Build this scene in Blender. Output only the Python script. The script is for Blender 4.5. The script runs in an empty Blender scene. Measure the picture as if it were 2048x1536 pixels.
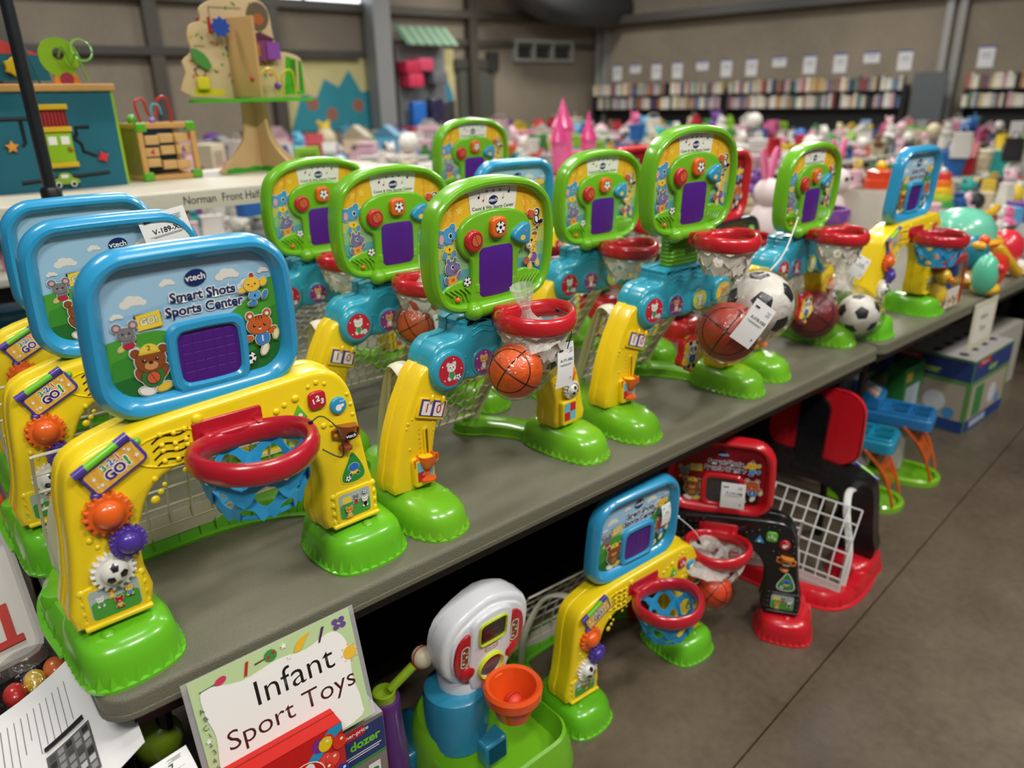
import bpy, bmesh, math, random
from math import sin, cos, pi, radians
from mathutils import Matrix, Vector
random.seed(7)
SC = bpy.context.scene
COL = SC.collection

# ---------------------------------------------------------------- camera
R = [[0.75990649, 0.24630968, -0.60155937],
     [-0.64971796, 0.25902246, -0.71468450],
     [-0.02021632, 0.93393731, 0.35686467]]
cd = bpy.data.cameras.new('camera')
cam = bpy.data.objects.new('camera', cd)
COL.objects.link(cam)
mw = Matrix.Identity(4)
for i in range(3):
    for j in range(3):
        mw[i][j] = R[i][j]
mw[0][3], mw[1][3], mw[2][3] = -0.0859, -1.0137, 1.5478
cam.matrix_world = mw
cd.sensor_width = 36.0
cd.lens = 1502.4 * 36 / 2048
cd.clip_start = 0.02
cd.clip_end = 200
cd.dof.use_dof = True
cd.dof.focus_distance = 1.35
cd.dof.aperture_fstop = 2.4
SC.camera = cam

# ---------------------------------------------------------------- view + light
SC.view_settings.view_transform = 'Standard'
SC.view_settings.look = 'None'
SC.view_settings.exposure = 0.1
SC.view_settings.gamma = 1.0
SC.view_settings.use_curve_mapping = False
wd = bpy.data.worlds.new('hall_air')
SC.world = wd
wd.use_nodes = True
wd.node_tree.nodes['Background'].inputs[0].default_value = (0.86, 0.92, 1.0, 1)
wd.node_tree.nodes['Background'].inputs[1].default_value = 0.09

def lamp(x, y, z, sx, sy, w, col=(1.0, 0.965, 0.91), rot=(0, 0, 0)):
    l = bpy.data.lights.new('hall_lamp', 'AREA')
    l.shape = 'RECTANGLE'; l.size = sx; l.size_y = sy; l.energy = w; l.color = col
    o = bpy.data.objects.new('hall_lamp', l)
    o.location = (x, y, z); o.rotation_euler = rot
    COL.objects.link(o)
for lx, ly, lw in ((-1.2, -2.4, 125), (1.4, -2.8, 125), (4.0, -2.4, 115), (0.9, -0.2, 22), (-1.0, 2.6, 60), (1.6, 2.4, 62), (4.4, 1.8, 85), (4.0, 6.0, 135), (8.5, 3.0, 165), (8.0, 8.5, 165), (3.0, 10.0, 130), (12.2, 5.5, 135), (11.5, 11.0, 125)):
    lamp(lx, ly, 4.6, 1.3, 0.35, lw)

# ---------------------------------------------------------------- colour + materials
def lin(c):
    c = c / 255.0
    return c / 12.92 if c <= 0.04045 else ((c + 0.055) / 1.055) ** 2.4
def H(h):
    return (lin(int(h[0:2], 16)), lin(int(h[2:4], 16)), lin(int(h[4:6], 16)))

MATS = {}
def mat(name, rough=0.4, spec=0.5, coat=0.0, metal=0.0, alpha=1.0, bump=0.0, bscale=60, var=0.04, objcol=False, trans=0.0, sss=0.0, vscale=8, crough=0.1):
    if name in MATS:
        return MATS[name]
    m = bpy.data.materials.new(name)
    m.use_nodes = True
    nt = m.node_tree; N = nt.nodes; L = nt.links
    b = N['Principled BSDF']
    at = N.new('ShaderNodeAttribute'); at.attribute_name = 'Col'
    src = at.outputs['Color']
    if objcol:
        oi = N.new('ShaderNodeObjectInfo')
        mx = N.new('ShaderNodeMix'); mx.data_type = 'RGBA'; mx.blend_type = 'MULTIPLY'; mx.inputs[0].default_value = 1
        L.new(src, mx.inputs[6]); L.new(oi.outputs['Color'], mx.inputs[7]); src = mx.outputs[2]
    tc = N.new('ShaderNodeTexCoord')
    ns = N.new('ShaderNodeTexNoise'); ns.inputs['Scale'].default_value = vscale; ns.inputs['Detail'].default_value = 4
    L.new(tc.outputs['Object'], ns.inputs['Vector'])
    mr = N.new('ShaderNodeMapRange'); mr.inputs[3].default_value = 1 - var; mr.inputs[4].default_value = 1 + var
    L.new(ns.outputs[0], mr.inputs[0])
    hv = N.new('ShaderNodeHueSaturation'); L.new(src, hv.inputs['Color']); L.new(mr.outputs[0], hv.inputs['Value'])
    L.new(hv.outputs[0], b.inputs['Base Color'])
    rr = N.new('ShaderNodeMapRange'); rr.inputs[3].default_value = max(0.02, rough - 0.05); rr.inputs[4].default_value = rough + 0.05
    L.new(ns.outputs[0], rr.inputs[0]); L.new(rr.outputs[0], b.inputs['Roughness'])
    b.inputs['Specular IOR Level'].default_value = spec
    b.inputs['Coat Weight'].default_value = coat
    b.inputs['Coat Roughness'].default_value = crough
    b.inputs['Metallic'].default_value = metal
    b.inputs['Alpha'].default_value = alpha
    b.inputs['Transmission Weight'].default_value = trans
    if sss:
        b.inputs['Subsurface Weight'].default_value = sss
        b.inputs['Subsurface Radius'].default_value = (1, 1, 1)
        b.inputs['Subsurface Scale'].default_value = 0.003
    if bump:
        n2 = N.new('ShaderNodeTexNoise'); n2.inputs['Scale'].default_value = bscale; n2.inputs['Detail'].default_value = 3
        L.new(tc.outputs['Object'], n2.inputs['Vector'])
        bp = N.new('ShaderNodeBump'); bp.inputs['Strength'].default_value = bump; bp.inputs['Distance'].default_value = 0.004
        L.new(n2.outputs[0], bp.inputs['Height']); L.new(bp.outputs[0], b.inputs['Normal'])
    MATS[name] = m
    return m
PLAS = mat('glossy_plastic', 0.27, 0.5, coat=0.35, crough=0.08, bump=0.06, bscale=25, var=0.03)
SATIN = mat('satin_plastic', 0.42, 0.4, var=0.04)
PRINT = mat('printed_label', 0.5, 0.25, var=0.015)
PAPER = mat('paper', 0.8, 0.2, var=0.02)
RUB = mat('rubber_ball', 0.42, 0.45, bump=0.25, bscale=260, var=0.03)
WOOD = mat('plywood', 0.5, 0.3, var=0.1, vscale=5)
CARD = mat('card_box', 0.45, 0.35, coat=0.1, var=0.04)
CLOTH = mat('cloth', 0.95, 0.1, var=0.12, bump=0.4, bscale=80)
METAL = mat('painted_metal', 0.4, 0.5, var=0.05)
MIX = mat('assorted_goods', 0.5, 0.4, var=0.1, objcol=True)
def film():
    m = bpy.data.materials.new('clear_film'); m.use_nodes = True; nt = m.node_tree; N = nt.nodes; L = nt.links; N.remove(N['Principled BSDF'])
    tb = N.new('ShaderNodeBsdfTransparent'); gb = N.new('ShaderNodeBsdfGlossy'); gb.inputs['Roughness'].default_value = .12
    fr = N.new('ShaderNodeFresnel'); fr.inputs['IOR'].default_value = 1.45; tc = N.new('ShaderNodeTexCoord'); n1 = N.new('ShaderNodeTexNoise'); n1.inputs['Scale'].default_value = 34; n1.inputs['Detail'].default_value = 3; n1.inputs['Distortion'].default_value = 1.5
    bp = N.new('ShaderNodeBump'); bp.inputs['Strength'].default_value = 1.0; bp.inputs['Distance'].default_value = .006
    L.new(tc.outputs['Object'], n1.inputs['Vector']); L.new(n1.outputs[0], bp.inputs['Height']); L.new(bp.outputs[0], gb.inputs['Normal']); L.new(bp.outputs[0], fr.inputs['Normal'])
    ad = N.new('ShaderNodeMath'); ad.operation = 'MULTIPLY_ADD'; ad.inputs[1].default_value = .55; ad.inputs[2].default_value = .02; L.new(fr.outputs[0], ad.inputs[0])
    mx = N.new('ShaderNodeMixShader'); L.new(ad.outputs[0], mx.inputs[0]); L.new(tb.outputs[0], mx.inputs[1]); L.new(gb.outputs[0], mx.inputs[2]); L.new(mx.outputs[0], N['Material Output'].inputs['Surface'])
    return m
FILM = film()
NECK = mat('gathered_film', 0.15, 0.8, alpha=0.42, bump=1.0, bscale=90, var=0.0)
FROST = mat('frosted_plastic', 0.35, 0.5, alpha=0.55, var=0.03)
TABTOP = mat('table_plastic', 0.4, 0.4, bump=0.5, bscale=420, var=0.08, vscale=3)
VOID = mat('matt_black', 0.9, 0.08, var=0.1)

# ---------------------------------------------------------------- mesh helper
def FR(y0=0.0, x0=0.0, z0=0.0, tilt=0.0, roll=0.0, yaw=0.0):
    """decal space (u right, v up, w towards -Y) placed at x0,y0,z0"""
    m = Matrix(((1, 0, 0, 0), (0, 0, -1, 0), (0, 1, 0, 0), (0, 0, 0, 1)))
    return Matrix.Translation((x0, y0, z0)) @ Matrix.Rotation(yaw, 4, 'Z') @ Matrix.Rotation(tilt, 4, 'X') @ m @ Matrix.Rotation(roll, 4, 'Z')
TR = Matrix.Translation
I4 = Matrix.Identity(4)
def rot(a, ax): return Matrix.Rotation(a, 4, ax)

class M:
    def __init__(s, T=None):
        s.v = []; s.f = []; s.c = []; s.T = T or I4.copy(); s.layer = 0.0
    def add(s, vs, fs, col, T=None):
        A = s.T @ T if T is not None else s.T
        n = len(s.v)
        for p in vs:
            q = A @ Vector(p); s.v.append((q.x, q.y, q.z))
        for f in fs:
            s.f.append(tuple(i + n for i in f)); s.c.append(col)
        return s
    def build(s, name, m, parent=None, off=(0, 0, 0), ang=38):
        me = bpy.data.meshes.new(name)
        vs = [(x + off[0], y + off[1], z + off[2]) for x, y, z in s.v]
        me.from_pydata(vs, [], s.f)
        at = me.color_attributes.new('Col', 'FLOAT_COLOR', 'CORNER')
        buf = []
        for f, c in zip(s.f, s.c):
            buf += [c[0], c[1], c[2], 1.0] * len(f)
        at.data.foreach_set('color', buf)
        bm = bmesh.new(); bm.from_mesh(me)
        bmesh.ops.recalc_face_normals(bm, faces=bm.faces) if not getattr(s, 'flat', False) else None
        bm.to_mesh(me); bm.free()
        me.polygons.foreach_set('use_smooth', [True] * len(me.polygons))
        if not getattr(s, 'flat', False):
            me.set_sharp_from_angle(angle=radians(ang))
        me.materials.append(m)
        me.update()
        o = bpy.data.objects.new(name, me)
        COL.objects.link(o)
        if parent is not None: o.parent = parent
        return o

def A():
    a = M(); a.flat = True
    return a
def poly_area(p):
    return 0.5 * sum(p[i][0] * p[(i + 1) % len(p)][1] - p[(i + 1) % len(p)][0] * p[i][1] for i in range(len(p)))
def offs(p, d):
    """inset (d>0 shrinks) along vertex normals"""
    n = len(p); sg = 1 if poly_area(p) > 0 else -1; out = []
    for i in range(n):
        a = Vector(p[i - 1][:2]); b = Vector(p[i][:2]); c = Vector(p[(i + 1) % n][:2])
        e1 = (b - a); e2 = (c - b)
        if e1.length < 1e-9: e1 = e2
        if e2.length < 1e-9: e2 = e1
        e1 = e1.normalized(); e2 = e2.normalized()
        n1 = Vector((-e1.y, e1.x)) * sg; n2 = Vector((-e2.y, e2.x)) * sg
        k = n1 + n2
        if k.length < 1e-6: k = n1
        k = k / max(0.35, (k.length ** 2) / 2)
        out.append((b.x + k.x * d, b.y + k.y * d))
    return out
def rrect(cx, cy, w, h, r, n=6, taper=0.0, bulge=0.0):
    r = min(r, w / 2 - 1e-5, h / 2 - 1e-5); p = []
    for qx, qy, a0 in ((1, 1, 0), (-1, 1, 90), (-1, -1, 180), (1, -1, 270)):
        for k in range(n + 1):
            a = radians(a0 + 90 * k / n)
            p.append([qx * (w / 2 - r) + r * cos(a), qy * (h / 2 - r) + r * sin(a)])
    if bulge or taper:
        q = []
        for i in range(len(p)):
            a = p[i]; b = p[(i + 1) % len(p)]; q.append(a)
            if math.dist(a, b) > r * 0.6 and (i % (n + 1)) == n:
                for t in (0.25, 0.5, 0.75): q.append([a[0] + (b[0] - a[0]) * t, a[1] + (b[1] - a[1]) * t])
        p = [[x * (1 + taper * y / h) * (1 + bulge * (1 - (2 * y / h) ** 2)), y * (1 + bulge * (1 - (2 * x / w) ** 2))] for x, y in q]
    return [(cx + x, cy + y) for x, y in p]
def circ(cx, cy, r, n=20, ry=None, a0=0.0, ro=0.0):
    ry = ry or r; o = []
    for k in range(n):
        a = a0 + 2 * pi * k / n; x = r * cos(a); y = ry * sin(a)
        o.append((cx + x * cos(ro) - y * sin(ro), cy + x * sin(ro) + y * cos(ro)))
    return o
def cat(pts, n=5, closed=True):
    out = []; N = len(pts); rng = N if closed else N - 1
    for i in range(rng):
        g = lambda k: Vector(pts[k % N] if closed else pts[max(0, min(N - 1, k))])
        a, b, c, d = g(i - 1), g(i), g(i + 1), g(i + 2)
        for k in range(n):
            t = k / n
            q = 0.5 * ((2 * b) + (c - a) * t + (2 * a - 5 * b + 4 * c - d) * t * t + (3 * b - a - 3 * c + d) * t ** 3)
            out.append(tuple(q))
    if not closed: out.append(tuple(pts[-1]))
    return out
def loft(rings, cap0=True, cap1=True, closed=False):
    n = len(rings[0]); vs = [p for r in rings for p in r]; fs = []
    K = len(rings)
    for k in range(K if closed else K - 1):
        a = k * n; b = ((k + 1) % K) * n
        for i in range(n):
            j = (i + 1) % n
            fs.append((a + i, a + j, b + j, b + i))
    if not closed:
        if cap0: fs.append(tuple(reversed(range(n))))
        if cap1: fs.append(tuple(range((K - 1) * n, K * n)))
    return vs, fs
def prism(o, w0, w1, bev=0.0, n=3, back=False):
    rings = []
    if back and bev:
        for k in range(n, -1, -1):
            a = pi / 2 * k / n
            rings.append([(x, y, w0 + bev * (1 - cos(a)) if False else w0 + bev - bev * sin(a)) for x, y in offs(o, bev * (1 - cos(a)))])
    else:
        rings.append([(x, y, w0) for x, y in o])
    if bev:
        for k in range(n + 1):
            a = pi / 2 * k / n
            rings.append([(x, y, w1 - bev + bev * sin(a)) for x, y in offs(o, bev * (1 - cos(a)))])
    else:
        rings.append([(x, y, w1) for x, y in o])
    return loft(rings)
def ringprof(outer, inner, prof, closed=False):
    rings = []
    for t, w in prof:
        rings.append([(a[0] + (b[0] - a[0]) * t, a[1] + (b[1] - a[1]) * t, w) for a, b in zip(outer, inner)])
    return loft(rings, False, False, closed)
def tube(path, r, n=8, closed=False, rb=None, up=None, cap=True):
    P = [Vector(p) for p in path]; K = len(P); rings = []; prev = None
    for i in range(K):
        if closed: t = P[(i + 1) % K] - P[i - 1]
        else: t = P[min(K - 1, i + 1)] - P[max(0, i - 1)]
        t.normalize()
        if up is not None:
            u = Vector(up); a = t.cross(u)
            if a.length < 1e-4: a = t.orthogonal()
        elif prev is None: a = t.orthogonal()
        else: a = prev - t * prev.dot(t)
        a.normalize(); prev = a; b = t.cross(a)
        ra = r(i / (K - 1)) if callable(r) else r
        rr = rb if rb is not None else ra
        rings.append([tuple(P[i] + a * (ra * cos(2 * pi * k / n)) + b * (rr * sin(2 * pi * k / n))) for k in range(n)])
    return loft(rings, cap, cap, closed)
def lathe(prof, n=24, sx=1.0, sy=1.0):
    rings = []
    for r, z in prof:
        rings.append([(r * sx * cos(2 * pi * k / n), r * sy * sin(2 * pi * k / n), z) for k in range(n)])
    return loft(rings, prof[0][0] > 1e-6, prof[-1][0] > 1e-6)
def sphere(c, r, n=14, m=9, ry=None, rz=None):
    ry = ry or r; rz = rz or r; vs = [(c[0], c[1], c[2] - rz)]; fs = []
    for i in range(1, m):
        a = -pi / 2 + pi * i / m
        for k in range(n):
            b = 2 * pi * k / n
            vs.append((c[0] + r * cos(a) * cos(b), c[1] + ry * cos(a) * sin(b), c[2] + rz * sin(a)))
    vs.append((c[0], c[1], c[2] + rz)); T = len(vs) - 1
    for k in range(n):
        j = (k + 1) % n
        fs.append((0, 1 + j, 1 + k)); fs.append((T, T - n + k, T - n + j))
        for i in range(m - 2):
            a = 1 + i * n; fs.append((a + k, a + j, a + n + j, a + n + k))
    return vs, fs
def box(x0, y0, z0, x1, y1, z1, bev=0.0):
    if bev:
        o = rrect((x0 + x1) / 2, (y0 + y1) / 2, x1 - x0, y1 - y0, bev * 1.2, 3)
        return prism(o, z0, z1, bev, 3, back=True)
    vs = [(x, y, z) for z in (z0, z1) for x, y in ((x0, y0), (x1, y0), (x1, y1), (x0, y1))]
    return vs, [(3, 2, 1, 0), (4, 5, 6, 7), (0, 1, 5, 4), (1, 2, 6, 5), (2, 3, 7, 6), (3, 0, 4, 7)]
def ribbon(path, nrm, wf, th):
    K = len(path); rings = []
    P = [Vector(p) for p in path]
    for i in range(K):
        t = (P[min(K - 1, i + 1)] - P[max(0, i - 1)]).normalized(); nn = Vector(nrm[i]).normalized()
        s = t.cross(nn).normalized(); w = wf(i / (K - 1)) / 2
        rings.append([tuple(P[i] + s * w + nn * th), tuple(P[i] - s * w + nn * th), tuple(P[i] - s * w - nn * th), tuple(P[i] + s * w - nn * th)])
    return loft(rings)

# ---------------------------------------------------------------- text + flat print
TXT = {}
def textgeo(s, bold):
    k = (s, round(bold, 4))
    if k in TXT: return TXT[k]
    c = bpy.data.curves.new('t', 'FONT'); c.body = s; c.size = 1.0; c.align_x = 'CENTER'; c.align_y = 'CENTER'; c.offset = bold; c.resolution_u = 3
    o = bpy.data.objects.new('t', c); COL.objects.link(o)
    bpy.context.view_layer.update()
    dg = bpy.context.evaluated_depsgraph_get()
    me = o.evaluated_get(dg).to_mesh()
    vs = [(v.co.x, v.co.y) for v in me.vertices]; fs = [tuple(p.vertices) for p in me.polygons]
    o.evaluated_get(dg).to_mesh_clear()
    bpy.data.objects.remove(o); bpy.data.curves.remove(c)
    TXT[k] = (vs, fs)
    return TXT[k]
LS = 0.00005
def fl(a, pts, col, T=None):
    """flat filled outline, one thin layer above the last"""
    a.layer += LS
    p = list(pts)
    if poly_area(p) < 0: p.reverse()
    a.add([(x, y, a.layer) for x, y in p], [tuple(range(len(p)))], col, T)
def tx(a, s, size, cx, cy, col, ro=0.0, bold=0.0, edge=None, ew=0.05, sx=1.0, T=None):
    def put(b, c):
        vs, fs = textgeo(s, b)
        a.layer += LS
        a.add([(cx + (x * sx * cos(ro) - y * sin(ro)) * size, cy + (x * sx * sin(ro) + y * cos(ro)) * size, a.layer) for x, y in vs], fs, c, T)
    if edge: put(bold + ew, edge)
    put(bold, col)
def star(cx, cy, r, n=5, k=0.45, a0=pi / 2):
    return [(cx + (r if i % 2 == 0 else r * k) * cos(a0 + pi * i / n), cy + (r if i % 2 == 0 else r * k) * sin(a0 + pi * i / n)) for i in range(2 * n)]
WHITE = H('ECEAE2'); INK = H('1C1A1A'); NAVY = H('152A5E')
def fig(a, cx, cy, s, shapes, ro=0.0, edge=True):
    """cartoon sticker from ellipses: (x, y, rx, ry, rot, colour)"""
    tr = lambda x, y: (cx + (x * cos(ro) - y * sin(ro)) * s, cy + (x * sin(ro) + y * cos(ro)) * s)
    if edge:
        for x, y, rx, ry, r, c in shapes:
            q = tr(x, y); fl(a, circ(q[0], q[1], rx * s + 0.055 * s, 18, ry * s + 0.055 * s, ro=radians(r) + ro), WHITE)
    for x, y, rx, ry, r, c in shapes:
        q = tr(x, y)
        if min(rx, ry) > 0.09: fl(a, circ(q[0], q[1], rx * s + 0.018 * s, 18, ry * s + 0.018 * s, ro=radians(r) + ro), H('3A241C'))
        fl(a, circ(q[0], q[1], rx * s, 18, ry * s, ro=radians(r) + ro), c)
def soccer_flat(a, cx, cy, r, ro=0.3):
    fl(a, circ(cx, cy, r * 1.12, 22), INK); fl(a, circ(cx, cy, r, 22), H('F0F0EC'))
    fl(a, circ(cx, cy, r * .36, 5, a0=ro), INK)
    for k in range(5):
        b = ro + 2 * pi * k / 5
        fl(a, circ(cx + r * .8 * cos(b), cy + r * .8 * sin(b), r * .24, 5, a0=b + pi), INK)
def basket_flat(a, cx, cy, r):
    fl(a, circ(cx, cy, r * 1.1, 20), INK); fl(a, circ(cx, cy, r, 20), H('C8603A'))
    for b in (0.4, 2.0):
        fl(a, [(cx + r * cos(b) - .03 * r, cy + r * sin(b)), (cx + r * cos(b) + .05 * r, cy + r * sin(b) + .03 * r), (cx - r * cos(b) + .05 * r, cy - r * sin(b) + .03 * r), (cx - r * cos(b) - .03 * r, cy - r * sin(b))], INK)
def logo(a, cx, cy, s, ro=0.05):
    fl(a, circ(cx, cy, s * 1.0, 22, s * .76, ro=0.15), NAVY)
    tx(a, 'vtech', s * .82, cx, cy + s * .02, WHITE, ro, 0.02)
BR = H('8A4A24'); TANC = H('C98F58')
def bear(a, cx, cy, s):
    fig(a, cx, cy, s, [(-.5, .62, .17, .17, 0, BR), (.5, .62, .17, .17, 0, BR), (-.42, -.28, .16, .3, 25, BR), (.42, -.28, .16, .3, -25, BR),
        (-.3, -.98, .3, .17, -20, WHITE), (.35, -.95, .3, .16, 15, H('E0C040')), (0, -.42, .42, .42, 0, H('2E7A34')), (0, .26, .56, .5, 0, BR), (0, .04, .26, .18, 0, TANC), (0, .16, .09, .06, 0, H('3A1D10'))])
    for x in (-.24, .24):
        fl(a, circ(cx + x * s, cy + .28 * s, .07 * s), INK); fl(a, circ(cx + (x + .02) * s, cy + .3 * s, .025 * s, 8), WHITE)
    fl(a, [(cx + .36 * s * cos(t), cy + (.6 + .34 * sin(t)) * s) for t in [pi * k / 10 for k in range(11)]] , H('E8CC4A'))
    fl(a, rrect(cx, cy + .57 * s, .8 * s, .09 * s, .04 * s), H('D8B838'))
    tx(a, '2', .28 * s, cx, cy + .75 * s, H('5A4A10'), 0, .02)
    basket_flat(a, cx, cy - .46 * s, .24 * s)
def mouse(a, cx, cy, s):
    g = H('7C7A7E'); p = H('D8A8A8')
    fig(a, cx, cy, s, [(-.5, .55, .26, .26, 0, g), (.42, .6, .26, .26, 0, g), (-.4, -.75, .22, .13, 40, H('D8C850')), (.25, -.95, .26, .13, 10, H('E0CC50')), (0, -.45, .3, .35, 0, g), (.02, -.62, .34, .17, 0, H('B82A3C')), (-.05, .12, .48, .4, 0, g), (.3, -.25, .2, .1, 60, g)])
    fl(a, circ(cx - .5 * s, cy + .55 * s, .15 * s), p); fl(a, circ(cx + .42 * s, cy + .6 * s, .15 * s), p)
    for x in (-.22, .14): fl(a, circ(cx + x * s, cy + .15 * s, .06 * s), INK)
    fl(a, circ(cx - .04 * s, cy + .02 * s, .05 * s, 8), p)
def chick(a, cx, cy, s):
    y = H('F0C440'); b = H('3C86C8')
    fig(a, cx, cy, s, [(-.05, .85, .13, .15, 20, H('C03040')), (-.7, .05, .25, .15, 10, y), (.62, .38, .2, .26, -20, y), (-.15, -.85, .26, .14, 0, b), (.65, -.42, .14, .28, -25, b), (.02, -.38, .34, .3, 0, H('5AA4DC')), (-.1, .32, .5, .45, 0, y)])
    for x in (-.3, .1): fl(a, circ(cx + x * s, cy + .33 * s, .055 * s), INK)
    fl(a, circ(cx - .1 * s, cy + .2 * s, .1 * s, 12, .06 * s), H('E08830')); tx(a, '4', .3 * s, cx + .02 * s, cy - .4 * s, NAVY, 0, .02)
def tiger(a, cx, cy, s):
    o = H('C8602C')
    fig(a, cx, cy, s, [(-.42, .78, .18, .2, 20, o), (.42, .8, .18, .2, -20, o), (-.62, -.32, .26, .14, 10, o), (.62, -.08, .24, .13, 30, o), (.78, -.32, .13, .26, -10, H('E8DC90')), (.15, -1.0, .16, .3, -25, H('EDE6C8')), (.1, -.42, .34, .33, 0, H('3F83C4')), (0, .3, .6, .46, 0, o)])
    fl(a, circ(cx - .42 * s, cy + .78 * s, .09 * s), WHITE); fl(a, circ(cx + .42 * s, cy + .8 * s, .09 * s), WHITE)
    for x in (-.26, .26):
        fl(a, circ(cx + x * s, cy + .28 * s, .075 * s), INK); fl(a, circ(cx + (x + .02) * s, cy + .31 * s, .025 * s, 8), WHITE)
    for x in (-.14, 0, .14): fl(a, [(cx + (x - .035) * s, cy + .76 * s), (cx + (x + .035) * s, cy + .76 * s), (cx + x * s, cy + .52 * s)], H('5A2010'))
    fl(a, circ(cx, cy + .1 * s, .08 * s, 10, .06 * s), H('F0D8C8')); fl(a, circ(cx, cy + .17 * s, .04 * s, 8), H('5A2010'))
    tx(a, '1', .4 * s, cx + .08 * s, cy - .42 * s, WHITE, 0, .04)
def elephant(a, cx, cy, s):
    b = H('4A9CC8')
    fig(a, cx, cy, s, [(.62, .28, .13, .32, -35, b), (.25, .62, .2, .24, -20, b), (-.55, .1, .32, .45, 10, b), (0, -.6, .36, .2, 0, H('F0C820')), (-.3, -.9, .14, .2, 20, b), (.35, -.88, .14, .2, -20, b), (0, .2, .5, .46, 0, b)])
    fl(a, circ(cx - .55 * s, cy + .05 * s, .17 * s, 14, .28 * s), H('E0A0A0'))
    fl(a, circ(cx + .1 * s, cy + .2 * s, .14 * s, 12, .17 * s), WHITE); fl(a, circ(cx + .11 * s, cy + .19 * s, .1 * s, 12, .13 * s), INK)
    fl(a, circ(cx + .25 * s, cy - .1 * s, .08 * s, 8), H('A03030')); tx(a, '9', .26 * s, cx + .02 * s, cy - .6 * s, INK, 0, .02)
def hippo(a, cx, cy, s):
    g = H('74709A')
    fig(a, cx, cy, s, [(-.3, .78, .11, .14, 0, g), (.2, .8, .1, .12, 0, g), (-.28, -.95, .17, .15, 0, g), (.28, -.95, .17, .15, 0, g), (.5, -.15, .1, .24, -30, g), (-.45, -.4, .1, .22, 10, g), (0, -.45, .34, .36, 0, H('E8983C')), (-.05, .3, .46, .44, 0, g), (.3, .3, .3, .24, 30, g)])
    fl(a, circ(cx, cy + .38 * s, .12 * s, 12, .14 * s), WHITE); fl(a, circ(cx + .02 * s, cy + .38 * s, .085 * s, 12, .1 * s), INK)
    fl(a, circ(cx + .25 * s, cy + .08 * s, .15 * s, 10, .07 * s, ro=.6), H('A83048')); tx(a, '10', .26 * s, cx, cy - .42 * s, H('2E6A34'), 0, .03)
def toucan(a, cx, cy, s):
    fig(a, cx, cy, s, [(.55, -.35, .24, .16, 20, INK), (.2, -.75, .14, .1, 0, H('6A3018')), (.1, -.1, .24, .4, 20, INK), (.1, -.1, .14, .28, 20, WHITE), (-.45, .35, .4, .22, -25, H('D85830')), (.12, .38, .28, .28, 0, INK)])
    fl(a, circ(cx + .06 * s, cy + .38 * s, .17 * s, 14, .2 * s), WHITE); fl(a, circ(cx + .04 * s, cy + .36 * s, .08 * s), INK)
    fl(a, circ(cx - .68 * s, cy + .22 * s, .12 * s, 10, .09 * s), H('B03030'))
def giraffe(a, cx, cy, s):
    y = H('ECC04C')
    fig(a, cx, cy, s, [(.1, .95, .2, .12, 0, H('9A5A28')), (-.2, -.85, .13, .2, 0, y), (.35, -.7, .12, .22, 20, y), (.02, .1, .2, .4, 10, y), (.05, -.35, .28, .26, 0, H('7A5AA0')), (-.18, -.3, .2, .09, 50, y), (-.05, .6, .36, .32, 0, y), (-.28, .35, .2, .16, 0, H('F2E6C8'))])
    fl(a, circ(cx - .12 * s, cy + .62 * s, .08 * s), INK); fl(a, circ(cx - .3 * s, cy + .3 * s, .08 * s, 8, .04 * s), INK)
    for x, y2 in ((.12, .75), (.1, .2), (.0, .05), (.2, .5)): fl(a, circ(cx + x * s, cy + y2 * s, .055 * s, 8), H('B07830'))
    basket_flat(a, cx - .5 * s, cy - .5 * s, .2 * s)
def panda(a, cx, cy, s):
    fig(a, cx, cy, s, [(-.36, .9, .17, .2, 20, INK), (.42, .86, .17, .2, -20, INK), (-.3, -.95, .19, .17, 30, INK), (.3, -.95, .19, .17, -30, INK), (-.55, -.1, .1, .28, 50, WHITE), (.55, -.2, .1, .26, -40, WHITE), (0, -.62, .34, .2, 0, H('6FBF44')), (0, -.32, .34, .32, 0, H('2458A4')), (.02, .42, .5, .46, 0, H('F4F4F0'))])
    for x, r in ((-.22, -.5), (.24, .4)):
        fl(a, circ(cx + x * s, cy + .44 * s, .15 * s, 14, .2 * s, ro=r), INK); fl(a, circ(cx + x * s, cy + .44 * s, .06 * s, 10), WHITE); fl(a, circ(cx + x * s, cy + .44 * s, .04 * s, 8), INK)
    fl(a, circ(cx, cy + .24 * s, .07 * s, 10, .05 * s), INK); fl(a, circ(cx, cy + .12 * s, .07 * s, 10, .05 * s), H('C03838')); tx(a, '1', .3 * s, cx, cy - .34 * s, WHITE, 0, .03)
def face(a, cx, cy, s, c, c2):
    fig(a, cx, cy, s, [(-.34, .62, .16, .18, 0, c), (.34, .62, .16, .18, 0, c), (0, -.4, .3, .4, 0, c2), (-.3, -.7, .13, .18, 30, c), (.3, -.7, .13, .18, -30, c), (0, .3, .46, .38, 0, c)])
    for x in (-.17, .17): fl(a, circ(cx + x * s, cy + .34 * s, .07 * s, 10), INK)
    fl(a, circ(cx, cy + .14 * s, .12 * s, 10, .08 * s), WHITE); fl(a, circ(cx, cy + .18 * s, .04 * s, 8), INK)
def cloud(a, cx, cy, s, c):
    for x, y, r in ((-.6, -.1, .4), (-.15, .15, .5), (.35, .1, .45), (.75, -.1, .3)): fl(a, circ(cx + x * s, cy + y * s, r * s, 14, r * s * .85), c)

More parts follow.
